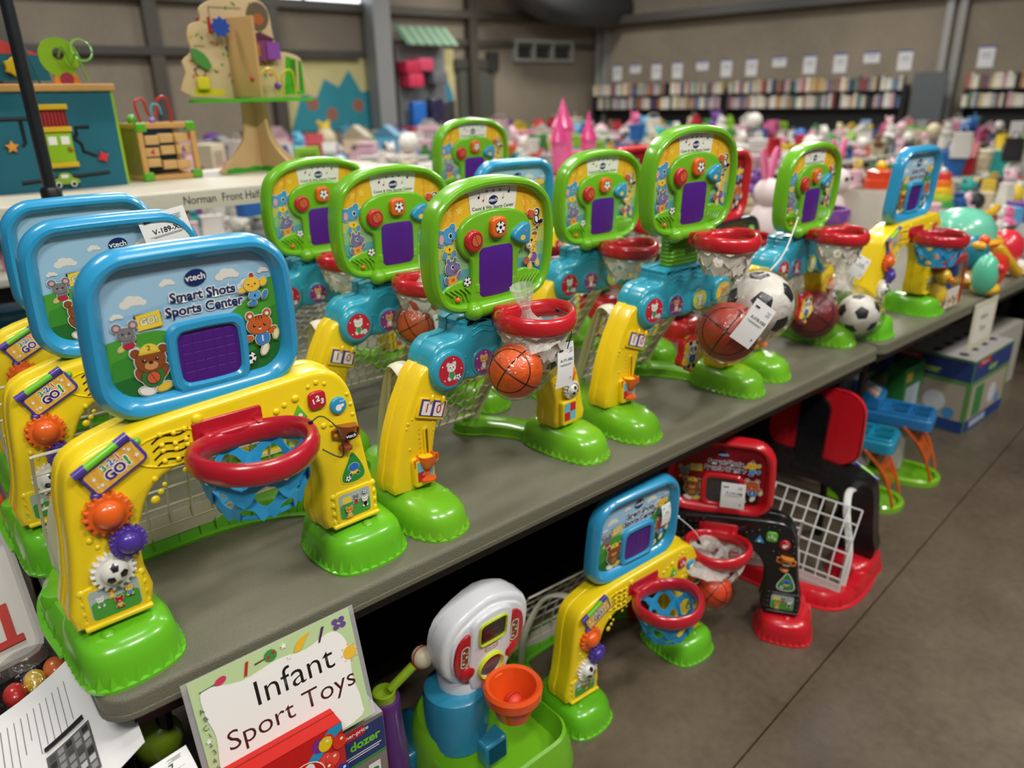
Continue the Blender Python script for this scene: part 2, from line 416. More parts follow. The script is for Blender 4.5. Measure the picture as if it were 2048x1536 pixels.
# ---------------------------------------------------------------- scene-graph helpers
def thing(name, label, cat_, loc=(0, 0, 0), rz=0.0, group=None):
    o = bpy.data.objects.new(name, None); o.empty_display_size = 0.05
    COL.objects.link(o); o.location = loc; o.rotation_euler = (0, 0, rz)
    return tag(o, label, cat_, group)
def tag(o, label, cat_, group=None, kind=None):
    o['label'] = label; o['category'] = cat_
    if group: o['group'] = group
    if kind: o['kind'] = kind
    return o
def struct(o):
    o['kind'] = 'structure'
    return o
def copytree(r, loc, rz, label, group=None):
    def rec(o, p):
        c = o.copy(); COL.objects.link(c)
        if p is not None: c.parent = p
        for ch in o.children: rec(ch, c)
        return c
    c = rec(r, None); c.location = loc; c.rotation_euler = (0, 0, rz); c['label'] = label
    if group: c['group'] = group
    return c

# ================================================================ toy A: arch with big rounded backboard
PAL = dict(blue=dict(arch=H('EED01A'), base=H('62B41E'), rim=H('2E98C8'), back=H('2E98C8'), hoop=H('B01828'), net=H('2F9BD0'), goal=H('CFCAB8'), win=H('4A1A7A')),
           red=dict(arch=H('121214'), base=H('C01824'), rim=H('C41824'), back=H('121214'), hoop=H('C01824'), net=H('D8D4CC'), goal=H('D8D8D4'), win=H('3A3A3C')))
def gear(parent, x, z, r, col, teeth, y, ball, off, name='spinning_gear'):
    g = M(FR(y, x, z))
    pts = []
    for k in range(teeth):
        for da, rr in ((-.30, .86), (-.16, 1.02), (.16, 1.02), (.30, .86)):
            a = 2 * pi * (k + da * 1.0) / teeth; pts.append((r * rr * cos(a), r * rr * sin(a)))
    if ball: col = H('E6E4DC')
    g.add(*prism(pts, -0.004, 0.008, 0.002), col)
    dome = []
    for k in range(7):
        a = pi / 2 * k / 6; dome.append([(r * .66 * cos(a) * cos(t), r * .66 * cos(a) * sin(t), .007 + r * .5 * sin(a)) for t in [2 * pi * i / 20 for i in range(20)]])
    g.add(*loft(dome, True, True), col)
    if ball:
        def patch(a0, b0, sz):
            pr = []
            for k in range(5):
                t = a0 + 2 * pi * k / 5
                px, py = b0[0] + sz * cos(t), b0[1] + sz * sin(t); q = min(.98, math.hypot(px, py))
                pr.append((r * .665 * px, r * .665 * py, .0086 + r * .505 * math.sqrt(1 - q * q)))
            q0 = min(.98, math.hypot(*b0)); pr.append((r * .67 * b0[0], r * .67 * b0[1], .0092 + r * .508 * math.sqrt(1 - q0 * q0)))
            g.add(pr, [(k, (k + 1) % 5, 5) for k in range(5)], INK)
        patch(.3, (-.05, .60), .30); patch(.9, (-.42, -.25), .32); patch(.1, (.48, .0), .32); patch(.4, (.12, -.78), .2)
    return g.build(name, PLAS, parent, off)
def blades(m, outline, col, step=0.018, zb=0.005, hh=0.027, jit=True):
    L = 0; n = len(outline)
    c = (sum(p[0] for p in outline) / n, sum(p[1] for p in outline) / n)
    acc = 0
    for i in range(n):
        a = outline[i]; b = outline[(i + 1) % n]; d = math.dist(a, b); t = -acc
        while t + step < d:
            t += step; q = (a[0] + (b[0] - a[0]) * t / d, a[1] + (b[1] - a[1]) * t / d)
            nx, ny = (b[1] - a[1]) / d, -(b[0] - a[0]) / d
            if (q[0] - c[0]) * nx + (q[1] - c[1]) * ny < 0: nx, ny = -nx, -ny
            tx_, ty_ = -ny, nx; h = hh * random.uniform(.6, 1.25); w = step * .5
            m.add([(q[0] - tx_ * w - nx * .001, q[1] - ty_ * w - ny * .001, zb), (q[0] + nx * .0055, q[1] + ny * .0055, zb), (q[0] + tx_ * w - nx * .001, q[1] + ty_ * w - ny * .001, zb),
                   (q[0] - nx * .0025 + tx_ * .003, q[1] - ny * .0025 + ty_ * .003, zb + h)], [(0, 1, 3), (1, 2, 3)], col)
        acc = d - t
def foot(m, outline, c, prof, col):
    rings = []
    for s, z in prof: rings.append([(c[0] + (x - c[0]) * s, c[1] + (y - c[1]) * s, z) for x, y in outline])
    m.add(*loft(rings, True, True), col)
FOOTP = ((1.05, 0), (1.05, .005), (1.0, .007), (.965, .035), (.915, .054), (.83, .064), (.66, .070), (.45, .072))
def hoopnet(T0, hoop_c, net_c, rx, ry, parent, off, depth=0.085, k=7, rt=0.0108, y1=0.05, nm='hoop'):
    """oval rim in the XY plane centred on T0, bracket reaching back to y1 (local)"""
    h = M(TR(T0))
    P = [(rx * cos(t), ry * sin(t) * (1.0 if sin(t) < 0 else .92), .004 * cos(2 * t)) for t in [2 * pi * i / 48 for i in range(48)]]
    h.add(*tube(P, rt, 12, True, rb=rt * 1.75, up=(0, 0, 1)), hoop_c)
    # hinge blocks and bracket plate
    h.add(*box(-rx * .42, ry * .80, -.016, rx * .42, y1 - T0[1] + .004, .014, .004), hoop_c)
    for sx in (-1, 1):
        h.add(*box(sx * rx * .46 - .008, ry * .74, -.019, sx * rx * .46 + .008, ry * .74 + .022, .017, .004), hoop_c)
    ho = h.build(nm, PLAS, parent, off)
    n = M(TR(T0)); th = .0013
    zt, zb = -rt * 1.1, -depth
    def surf(t, a):
        s = 1.0 - .26 * t - .06 * t * t
        return ((rx * .98 * s * cos(a), ry * .95 * s * sin(a), zt + (zb - zt) * t), (cos(a), sin(a) * rx / ry, .25))
    for sg in (1, -1):
        for i in range(k):
            a0 = 2 * pi * i / k; pp = [surf(t / 14, a0 + sg * (2 * pi / k) * t / 14) for t in range(15)]
            n.add(*ribbon([p[0] for p in pp], [p[1] for p in pp], lambda u: .011 + .012 * abs(cos(2 * pi * u)), th), net_c)
    for t, w in ((0.02, .014), (1.0, .008)):
        pp = [surf(t, 2 * pi * i / 48)[0] for i in range(48)]
        n.add(*tube(pp, th, 4, True, rb=w / 2, up=(0, 0, 1)), net_c)
    n.build('net', SATIN, ho, off)
    return ho

def make_arch_toy(pal, label, loc, rz=0.0, group=None):
    P = PAL[pal]; red = pal == 'red'
    off = (-.288, -.17, 0)
    t = thing('arch_basketball_toy', label, 'toy', loc, rz, group)
    # --- base
    b = M(); g = P['base']
    fl_o = cat([(.0, .10), (.006, .03), (.035, .002), (.09, .0), (.137, .02), (.15, .07), (.145, .14), (.12, .19), (.04, .20), (.004, .16)], 4)
    fr_o = cat([(.412, .10), (.42, .04), (.45, .012), (.52, .008), (.565, .03), (.576, .09), (.57, .16), (.54, .20), (.45, .20), (.42, .16)], 4)
    foot(b, fl_o, (.07, .10), FOOTP, g); foot(b, fr_o, (.492, .10), FOOTP, g)
    blades(b, fl_o, g); blades(b, fr_o, g)
    pth = cat([(.035, .14, 0), (.03, .25, 0), (.05, .335, 0), (.11, .365, 0), (.29, .372, 0), (.40, .352, 0), (.49, .31, 0), (.53, .25, 0), (.535, .14, 0)], 4, False)
    rings = []
    for i, p in enumerate(pth):
        q0 = Vector(pth[max(0, i - 1)]); q1 = Vector(pth[min(len(pth) - 1, i + 1)]); d = (q1 - q0).normalized(); s = Vector((d.y, -d.x, 0))
        w = .036; c = Vector(p)
        rings.append([tuple(c + s * u * w + Vector((0, 0, z))) for u, z in ((-1.25, 0), (-1.25, .005), (-1.0, .008), (-.88, .03), (-.5, .046), (.3, .048), (.8, .032), (1.0, .008), (1.25, .005), (1.25, 0))])
        for sg in (-1, 1):
            if i % 1 == 0:
                e = c + s * sg * w
                b.add([tuple(e - d * .006), tuple(e + s * sg * .003 + Vector((0, 0, .004))), tuple(e + d * .006), tuple(e - s * sg * .003 + Vector((0, 0, .024 + .006 * (i % 3))))], [(0, 1, 3), (1, 2, 3)], g)
    b.add(*loft(rings), g)
    for x, y, r in ((.05, .028, .013), (.078, .024, .006), (.095, .022, .006), (.11, .025, .005), (.50, .03, .013), (.47, .026, .006), (.455, .03, .005)):
        b.add(*sphere((x, y + .018, .066), r, 12, 7, rz=r * .8), g)
    for x in (.025, .545): b.add(*lathe([(.03, .0), (.03, .045), (.026, .052), (.014, .054)], 18), g, TR((x, .255, .0)))
    b.build('base', PLAS, t, off)
    # --- arch
    ar = M(FR(.115)); c = P['arch']
    OUT = [(.014, .082), (.022, .15), (.031, .22), (.037, .28), (.046, .325), (.062, .350), (.10, .366), (.155, .378), (.21, .384), (.29, .388), (.37, .392), (.43, .394),
           (.462, .388), (.485, .37), (.500, .34), (.507, .30), (.512, .25), (.522, .17), (.532, .082), (.424, .082), (.424, .14), (.424, .19), (.418, .235), (.402, .268), (.37, .29), (.32, .300),
           (.26, .304), (.21, .302), (.175, .292), (.15, .272), (.134, .24), (.124, .20), (.122, .15), (.122, .082)]
    O2 = cat([(x, z - .008 * (z > .2)) for x, z in OUT], 2)
    ar.add(*prism(offs(O2, -.0025), -.012, .012, .003), c)
    ar.add(*prism(O2, .011, .058, .010, 4), c)
    # raised boss fields and beads
    for x, z, r in ((.105, .235, .006), (.058, .222, .005), (.066, .208, .004), (.36, .335, .006), (.375, .342, .005), (.395, .348, .007), (.42, .362, .004), (.435, .366, .005), (.45, .36, .004), (.49, .33, .004), (.495, .31, .004), (.497, .29, .004), (.44, .285, .006), (.455, .283, .005),
                    (.235, .36, .009), (.155, .252, .007), (.165, .262, .005), (.172, .272, .004), (.16, .285, .005), (.205, .285, .0045), (.22, .292, .004)):
        ar.add(*sphere((x, z, .058), r, 10, 6, rz=r * .55), c)
    # wave relief round the stickers at the feet
    for x0, sg in ((.072, 1), (.482, 1)):
        for k in range(4):
            for s2 in (-1, 1): ar.add(*sphere((x0 + s2 * .041, .092 + k * .017, .055), .0075, 8, 5, rz=.006), c)
        ar.add(*box(x0 - .048, .08, .05, x0 + .048, .088, .066, .003), c)
    ar.add(*prism(rrect(.072, .118, .086, .064, .010), .05, .061, .003), c)
    ar.add(*prism(rrect(.482, .118, .08, .064, .010), .05, .061, .003), c)
    ar.add(*tube(cat([(.145, .315, .0585), (.15, .345, .0585), (.20, .352, .0585), (.232, .342, .0585), (.232, .308, .0585), (.19, .298, .0585)], 4), .0016, 5, True), c)
    arch = ar.build('arch', PLAS, t, off)
    # speaker grille: wavy slots with note beads
    sp = M(FR(.115)); dk = H('141006')
    for k in range(4):
        z0 = .302 + k * .013
        sp.add(*ribbon([(.165 + u * .055, z0 + .005 * sin(u * 6) + u * .012, .0588) for u in [i / 10 for i in range(11)]], [(0, 0, 1)] * 11, lambda u: .0022, .0006), dk)
        for u in (.25, .6, .9): sp.add(*sphere((.165 + u * .055, z0 + .005 * sin(u * 6) + u * .012 - .001 + .004 * (k % 2), .059), .0042, 9, 6, rz=.003), c)
    sp.build('speaker_grille', PLAS, t, off)
    # stickers at the feet
    for nm, x0, w, an in (('leg_sticker', .072, .07, 0), ('leg_sticker', .482, .064, 1)):
        a = A(); a.T = FR(.115); a.layer = .0613
        fl(a, rrect(x0, .118, w, .05, .007), H('A8B8B4')); fl(a, rrect(x0, .108, w * .96, .03, .006), H('4E9A3A'))
        if an == 0:
            face(a, x0 - .02, .122, .011, WHITE, H('4F9A50')); face(a, x0 - .004, .13, .010, H('F0A040'), H('E0D040')); face(a, x0 + .004, .112, .012, H('C0282C'), H('E0C050')); face(a, x0 + .02, .126, .011, H('F0C040'), H('5090C8'))
        else:
            fl(a, rrect(x0 - .016, .13, .018, .013, .002), H('E8D24A')); face(a, x0 + .002, .126, .012, H('808084'), H('B82A3C')); face(a, x0 + .02, .116, .013, WHITE, INK); face(a, x0 - .014, .106, .014, H('E8902C'), H('E0C060')); soccer_flat(a, x0 + .02, .136, .004)
        a.build(nm, PRINT, t, off)
    if True:
        a = A(); a.T = FR(.115); a.layer = .0588
        d = cat([(.488, .218), (.505, .19), (.508, .168), (.49, .16), (.466, .164), (.464, .178), (.476, .2)], 4)
        fl(a, offs(d, -.0025), WHITE if red else c); fl(a, d, H('2C8A3C'))
        fig(a, .488, .184, .017, [(-.45, -.55, .2, .16, 0, H('6A4A28')), (.45, -.5, .2, .16, 0, H('6A4A28')), (0, -.2, .42, .3, 0, H('F0C840')), (0, .3, .6, .45, 0, H('2E6AC0'))]); soccer_flat(a, .475, .17, .0055)
        a.build('drop_sticker', PRINT, t, off)
    # gears
    gear(t, .088, .258, .033, H('E2601C'), 16, .054, False, off)
    gear(t, .104, .208, .026, H('4B3596'), 15, .046, False, off)
    gear(t, .078, .166, .031, None, 18, .055, True, off)
    # flip sign
    T1 = FR(.115, .108, .328, roll=radians(27))
    f = M(T1); pu = H('4A3A94')
    f.add(*prism(rrect(0, -.003, .088, .046, .010), .055, .066, .003), pu)
    for x0, x1 in ((-.046, -.026), (.022, .042)): f.add(*tube([(x0, .024, .066), (x1, .024, .066)], .0065, 10), pu)
    f.add(*sphere((-.044, -.022, .06), .008, 10, 6), pu); f.add(*sphere((.045, .004, .058), .006, 10, 6), H('5CB030'))
    fp = f.build('flip_sign', PLAS, t, off)
    r_ = M(T1); r_.add(*tube([(-.027, .024, .067), (.023, .024, .067)], .0058, 12), H('6CC024')); r_.build('roller', PLAS, fp, off)
    a = A(); a.T = T1; a.layer = .0662
    fl(a, rrect(0, -.003, .078, .036, .005), H('E0A838'))
    for k in range(7): fl(a, [(-.036 + k * .011, -.02), (-.031 + k * .011, -.02), (-.026 + k * .011, .014), (-.029 + k * .011, .014)], H('E6B54C'))
    tx(a, '3', .014, -.011, .007, H('2E9A40'), -.0, .03, WHITE, .07); tx(a, '-2-', .014, .001, .0075, H('2A66B0'), 0, .03, WHITE, .07); tx(a, '1', .014, .013, .008, H('D84838'), 0, .03, WHITE, .07)
    tx(a, 'GO', .02, -.002, -.008, H('3C2A80'), 0, .04, WHITE, .08); tx(a, '!', .022, .019, -.006, H('2E9A40'), -.1, .04, WHITE, .08)
    for x, y, s in ((-.03, .002, .004), (-.027, -.012, .004), (-.033, -.011, .0025), (.03, .006, .004), (.033, -.008, .0045), (.026, .011, .0025)): fl(a, star(x, y, s), WHITE)
    a.build('sign_sticker', PRINT, fp, off)
    # buttons
    def button(nm, out, col, x, z, deco):
        q = M(FR(.115, x, z)); q.add(*prism(out, .055, .064, .003), col)
        o = q.build(nm, PLAS, t, off)
        a = A(); a.T = FR(.115, x, z); a.layer = .0642; deco(a); a.build('icon', PRINT, o, off)
    button('number_button', rrect(0, 0, .03, .03, .007, bulge=.06), H('B82030') if not red else H('5CB030'), .432, .336, lambda a: (tx(a, '1', .012, -.008, -.001, WHITE, .2, .05), tx(a, '2', .014, .0, .003, WHITE, 0, .05), tx(a, '3', .012, .008, -.003, WHITE, -.1, .05)))
    def whistle(a):
        fl(a, circ(-.001, -.003, .006), WHITE); fl(a, [(-.001, .002), (.009, .003), (.009, -.002), (.002, -.004)], WHITE)
        for k in range(3): fl(a, [(.002 + k * .003, .006), (.003 + k * .003, .006), (.004 + k * .004, .010), (.0025 + k * .004, .010)], WHITE)
    button('whistle_button', circ(0, 0, .0155, 24), H('2A94C0') if not red else H('C01828'), .470, .315, whistle)
    button('music_button', [(0, .014), (-.014, -.01), (.014, -.01)], H('5CB030') if not red else H('2A94C0'), .398, .322, lambda a: fl(a, circ(0, -.003, .004), WHITE))
    # small trophy
    q = M(FR(.054, .478, .255, roll=radians(-8))); bc = H('8A4420') if not red else H('C87830')
    q.add(*lathe([(.013, -.024), (.013, -.019), (.006, -.014), (.006, -.008), (.015, -.002), (.018, .014), (.019, .022), (.016, .022)], 16), bc, rot(-pi / 2, 'X') @ TR((0, 0, 0)) @ rot(0, 'X'))
    for s in (-1, 1): q.add(*tube([(s * .016, .015, 0), (s * .026, .012, 0), (s * .025, .0, 0), (s * .012, -.004, 0)], .003, 6), bc)
    tro = q.build('trophy_button', PLAS, t, off)
    a = A(); a.T = FR(.054, .478, .255, roll=radians(-2)); a.layer = .0195; fl(a, circ(0, .006, .0115, 16, .0075), INK); tx(a, 'vtech', .009, 0, .006, WHITE, 0, .02); a.build('badge', PRINT, tro, off)
    # --- backboard, leaning a little back
    TB = FR(.086, .268, .495, tilt=radians(4))
    o = M(TB); rc = P['rim']; W, Hh = .304, .250
    outer = rrect(0, 0, W, Hh, .062, 8, taper=-.05, bulge=.035); inner = rrect(0, .004, W - .056, Hh - .062, .036, 8, taper=-.05, bulge=.03)
    o.add(*ringprof(outer, inner, [(.0, -.016), (-.03, -.008), (0, .004), (.12, .013), (.32, .019), (.55, .019), (.8, .012), (.97, .004), (1, .001)]), rc)
    o.add(*prism(offs(outer, .004), -.017, -.006, .002), rc)
    o.add(*box(-.058, -.165, -.014, .062, -.115, .006, .003), rc)
    bb = o.build('backboard', PLAS, t, off)
    if not red:
        sv = M(TB); sv.add(*prism(rrect(0, -.11, .13, .05, .01), -.028, -.014, .003), rc); sv.build('support_plate', PLAS, bb, off)
    else:
        sv = M(TB); sv.add(*prism([(-.045, -.17), (.045, -.17)] + [(.05 * cos(k * pi / 12), .05 + .05 * sin(k * pi / 12)) for k in range(13)], -.036, -.012, .006), P['back']); sv.build('support_plate', PLAS, bb, off)
    a = A(); a.T = TB; a.layer = .0005
    inn = offs(inner, -.001)
    if not red:
        fl(a, inn, H('9CC4DC'))
        for k, c1 in ((.7, H('8FBBD8')), (.1, H('A8CCE0'))): fl(a, [(-.12, k * .05 - .02), (.12, k * .08), (.12, k * .08 + .012), (-.12, k * .05 - .005)], c1)
        for x, y, s in ((-.083, .052, .018), (-.033, .072, .011), (.055, .07, .018), (.085, .05, .017), (.112, .068, .009), (-.108, .035, .009)): cloud(a, x, y, s, H('E2E0D6'))
        def hill(pts, c):
            cv = cat(pts, 5, False); lo = [p for p in inn if p[1] < min(pts[0][1] if p[0] < 0 else pts[-1][1], 9)]
            fl(a, list(reversed(cv)) + lo, c)
        hill([(-.127, .0), (-.06, .006), (.0, -.012), (.07, .020), (.105, .050), (.1305, .058)], H('4C9A34'))
        hill([(-.1255, -.03), (-.06, -.02), (.02, -.045), (.08, -.01), (.1285, .012)], H('3A8A30'))
        hill([(-.123, -.06), (-.05, -.055), (.02, -.07), (.1235, -.05)], H('256A2C'))
    else:
        fl(a, inn, H('A81420')); fl(a, offs(inn, .012), H('8E1420'))
        for k in range(16): fl(a, [(.05 + k * .0045, -.08), (.052 + k * .0045, -.08), (.052 + k * .0045, .07), (.05 + k * .0045, .07)], H('5A0E14'))
        fl(a, rrect(-.09, -.055, .055, .05, .01), H('2A1410')); fl(a, rrect(.08, -.06, .07, .045, .01), H('2A1410'))
    logo(a, .008, .074, .0165)
    for s_, y_ in (('Smart Shots', .048), ('Sports Center', .0275)):
        tx(a, s_, .0205, .016, y_, NAVY, 0, .032, WHITE, .07, .98)
    tx(a, 'TM', .006, .083, .034, NAVY, 0, .01)
    fl(a, rrect(-.066, .022, .036, .024, .003), H('8A6A10')); fl(a, [(-.083, .032), (-.050, .036), (-.048, .012), (-.083, .009)], H('ECD040')); tx(a, 'GO!', .0135, -.066, .022, WHITE, .06, .03, H('1F5A30'), .05)
    fl(a, [(-.0855, .034), (-.084, .034), (-.088, -.006), (-.0895, -.006)], INK)
    mouse(a, -.099, .006, .0245); bear(a, -.074, -.046, .038); chick(a, .092, .042, .026); tiger(a, .094, -.026, .033); soccer_flat(a, .073, -.068, .0095)
    a.build('board_sticker', PRINT, bb, off)
    # window
    ww = M(TB)
    wo = rrect(.012, -.045, .118, .108, .018, 7, bulge=.05); wi = rrect(.013, -.046, .09, .08, .012, 7, bulge=.05)
    ww.add(*ringprof(wo, wi, [(0, .0), (0, .006), (.2, .01), (.75, .01), (1, .006), (1, .002)]), rc); ww.add(*box(-.04, -.125, .0, .066, -.09, .01, .003), rc)
    fo = ww.build('window_frame', PLAS, bb, off)
    wn = M(TB); wn.add(*prism(rrect(.013, -.046, .092, .082, .012, bulge=.05), .0015, .004), P['win'])
    for i in range(5):
        for j in range(5): wn.add(*prism(rrect(.013 + (i - 2) * .0165, -.046 + (j - 2) * .0148, .014, .0125, .001, 1), .003, .0043, .0002, 1), tuple(v * 1.04 for v in P['win']))
    wn.build('window_grid', SATIN, bb, off)
    # --- hoop
    hoopnet((.284, -.026, .322), P['hoop'], P['net'], .088, .080, t, off, depth=.086, y1=.056, k=7)
    hb = M(FR(.115)); hb.add(*prism(rrect(.280, .338, .112, .036, .006), .05, .061, .003), P['hoop']); hb.build('hoop_bracket', PLAS, t, off)
    # --- rear goal frame and grid net
    gc = P['goal']
    for x0, x1 in ((.105, .045), (.455, .52)):
        pth = cat([(x0, .11, .30), (x0, .17, .312), ((x0 * .6 + x1 * .4), .235, .27), (x1, .27, .16), (x1, .29, .045)], 4, False)
        gf = M(); gf.add(*tube(pth, .007, 8, rb=.012, up=(1, 0, 0)), gc); gf.build('goal_arm', SATIN, t, off)
    nn = M()
    def S(u, v):
        x = .035 + u * .49
        y = .235 + .105 * sin(v * pi / 2) - .0; z = .30 - .25 * v
        return (x, y, z)
    for i in range(13): nn.add(*tube([S(i / 12, k / 6) for k in range(7)], .0028, 5), gc)
    for j in range(7): nn.add(*tube([S(k / 12, j / 6) for k in range(13)], .0028, 5), gc)
    nn.add(*ribbon([S(k / 12, 1.0) for k in range(13)], [(0, -1, 0)] * 13, lambda u: .05, .0015), gc)
    nn.build('goal_net', SATIN, t, off)
    return t

# ================================================================ toy B: two legs, bridge and green scoreboard
def make_score_toy(label, loc, rz=0.0, lift=0.0, group=None, clap=False):
    off = (-.285, -.16, 0)
    G = H('6DB21E'); Y = H('ECCA18'); T_ = H('2E9CB4'); RD = H('C01C26'); WN = H('D6D2C6'); BG = H('CFC6AE')
    t = thing('scoreboard_basketball_toy', label, 'toy', loc, rz, group)
    bs = {-1: M(), 1: M()}
    for outl, c in ((cat([(.0, .12), (.008, .05), (.035, .008), (.075, .0), (.115, .018), (.128, .07), (.128, .14), (.12, .20), (.09, .235), (.035, .235), (.006, .19)], 4), (.064, .16)),
                    (cat([(.585, .12), (.58, .06), (.555, .022), (.515, .012), (.475, .028), (.458, .08), (.452, .14), (.456, .20), (.48, .235), (.545, .235), (.575, .19)], 4), (.51, .16))):
        b = bs[-1 if c[0] < .28 else 1]
        foot(b, outl, c, ((1.03, 0), (1.03, .004), (1.0, .006), (.98, .028), (.94, .044), (.86, .055), (.70, .065), (.5, .070)), G)
        blades(b, outl, G, .02, .006, .016)
    for sx, pth in ((-1, [(.065, .20, 0), (.085, .27, 0), (.125, .33, 0), (.15, .38, 0)]), (1, [(.51, .20, 0), (.49, .27, 0), (.455, .33, 0), (.42, .38, 0)])):
        P = cat(pth, 4, False); rings = []; b = bs[sx]
        for i, p in enumerate(P):
            q0 = Vector(P[max(0, i - 1)]); q1 = Vector(P[min(len(P) - 1, i + 1)]); d = (q1 - q0).normalized(); s = Vector((d.y, -d.x, 0)); w = .034 + (.008 if i > len(P) - 4 else 0); c = Vector(p)
            rings.append([tuple(c + s * u * w + Vector((0, 0, z))) for u, z in ((-1.1, 0), (-1.1, .004), (-1.0, .006), (-.93, .024), (-.6, .032), (.6, .032), (.93, .024), (1.0, .006), (1.1, .004), (1.1, 0))])
        b.add(*loft(rings), G); e = P[-1]
        b.add(*lathe([(.046, 0), (.046, .004), (.042, .006), (.04, .026), (.034, .032), (.02, .033)], 20), G, TR((e[0], e[1], 0))); b.add(*lathe([(.016, .03), (.015, .04), (.01, .042)], 14), G, TR((e[0] - sx * .01, e[1] - .01, 0)))
    for x, y, r in ((.045, .045, .007), (.062, .04, .007), (.08, .042, .008), (.1, .055, .011), (.54, .055, .010), (.525, .04, .008), (.50, .05, .007), (.515, .07, .006)):
        bs[-1 if x < .28 else 1].add(*sphere((x, y + .016, .057 + (y > .05) * .005), r, 12, 7, rz=r * .55), G)
    for b in bs.values(): b.build('foot', PLAS, t, off)
    # --- legs
    LEG = [(.010, .07), (.014, .12), (.026, .175), (.046, .23), (.072, .28), (.102, .318), (.165, .30), (.146, .255), (.128, .21), (.114, .165), (.106, .12), (.104, .07)]
    for k, sx in enumerate((0, 1)):
        m = M(FR(.165)); o = [(x, z) if sx == 0 else (.572 - x, z) for x, z in LEG]
        o = cat(o, 2)
        m.add(*prism(offs(o, -.002), -.006, .016, .003), Y); m.add(*prism(o, .015, .056, .008, 3), Y)
        cx = .074 if sx == 0 else .498
        m.add(*prism(rrect(cx, .108, .05, .062, .008), .05, .070, .005), Y)
        for x, z, r in ((.05, .215, .004), (.06, .222, .003), (.046, .205, .003), (.05, .16, .004), (.056, .135, .003), (.11, .20, .003), (.11, .185, .003)):
            m.add(*sphere((x if sx == 0 else .572 - x, z, .056), r, 8, 5, rz=r * .6), Y)
        lg = m.build('leg', PLAS, t, off)
        if sx == 0:
            s = M(FR(.165)); s.add(*ringprof(rrect(.090, .155, .014, .085, .006), rrect(.090, .155, .006, .076, .003), [(0, .054), (0, .060), (1, .060), (1, .054)]), Y); s.add(*prism(rrect(.090, .155, .0065, .077, .003), .055, .0566), H('6A5A10'))
            for k2 in range(8): s.add(*box(.072, .125 + k2 * .01, .0555, .077, .126 + k2 * .01, .0568), H('A88C10'))
            s.build('slider_track', PLAS, lg, off)
            c = M(FR(.098, .080, .115)); OR = H('E2661E')
            c.add(*lathe([(.018, -.026), (.018, -.022), (.006, -.017), (.0055, -.004), (.014, .003), (.0185, .018), (.0195, .028), (.017, .028), (.012, .01)], 18), OR, rot(-pi / 2, 'X'))
            for s2 in (-1, 1): c.add(*tube([(s2 * .017, .024, 0), (s2 * .028, .022, 0), (s2 * .028, .008, 0), (s2 * .013, .003, 0)], .003, 6), OR)
            c.build('trophy_slider', PLAS, lg, off)
            TS = FR(.165, .106, .232, roll=radians(-20))
            q = M(TS); q.add(*prism(rrect(0, 0, .07, .042, .003, 2), .05, .062, .002), Y); q.add(*prism(rrect(0, .002, .062, .034, .002, 2), .058, .0632, .0005), H('5A3A86'))
            for x in (-.014, .014): q.add(*sphere((x + .004, .022, .066), .005, 8, 5, ry=.009), Y)
            q = q.build('score_plate', PLAS, lg, off)
            a = A(); a.T = TS; a.layer = .0634
            for x, ch in ((-.015, '1'), (.015, '0')): fl(a, rrect(x, .001, .023, .028, .001, 2), WHITE); tx(a, ch, .026, x, .001, H('C0282C'), 0, .015)
            a.build('score_tiles', PRINT, q, off)
        else:
            gear(lg, .500, .200, .024, H('E2661E'), 9, .108, False, off, 'gear'); gear(lg, .506, .163, .022, None, 16, .102, True, off, 'gear')
        a = A(); a.T = FR(.165); a.layer = .0703
        for i in range(2):
            for j in range(2): fl(a, rrect(cx - .0095 + i * .019, .100 + j * .022, .0185, .0215, .001, 1), H('C02830') if (i + j) % 2 == 0 else H('6CB4D0'))
        if sx == 0: face(a, cx, .112, .013, H('C8743C'), H('C8743C'))
        a.build('flag_sticker', PRINT, lg, off)
    # --- bridge
    m = M(FR(.165))
    BRG = [(.078, .335), (.088, .372), (.115, .392), (.145, .394), (.172, .398), (.182, .412), (.184, .44), (.190, .452), (.286, .454), (.382, .452), (.388, .44), (.390, .412), (.40, .398), (.427, .394), (.457, .392), (.484, .372), (.494, .335),
           (.488, .305), (.462, .285), (.43, .285), (.395, .30), (.36, .296), (.335, .302), (.30, .296), (.272, .296), (.237, .302), (.212, .296), (.177, .30), (.142, .285), (.11, .285), (.084, .305)]
    o = cat([(.286 + (x - .286) * .86 * (1.06 if z > .40 else 1), z - .032 - .024 * (z > .43)) for x, z in BRG], 3)
    m.add(*prism(offs(o, -.003), -.012, .012, .003), T_); m.add(*prism(o, .010, .064, .013, 4), T_)
    for cx, cz, r in ((.150, .304, .044), (.422, .304, .044)): m.add(*prism(circ(cx, cz, r, 28), .02, .073, .012, 4), T_)
    for cx in (.2396, .332): m.add(*prism(circ(cx, .300, .031, 24), .04, .067, .004), T_)
    for k in range(3): m.add(*tube(cat([(x, .360 + k * .012 + dz, .0645) for x, dz in ((.215, 0), (.24, .007), (.27, -.001), (.30, .007), (.33, -.001), (.355, .005))], 3, False), .0014, 5), T_)
    for x, z in ((.195, .32), (.198, .285), (.286, .325), (.286, .28), (.378, .32), (.375, .285)): m.add(*sphere((x, z, .064), .004, 8, 5, rz=.002), T_)
    br = m.build('bridge', PLAS, t, off)
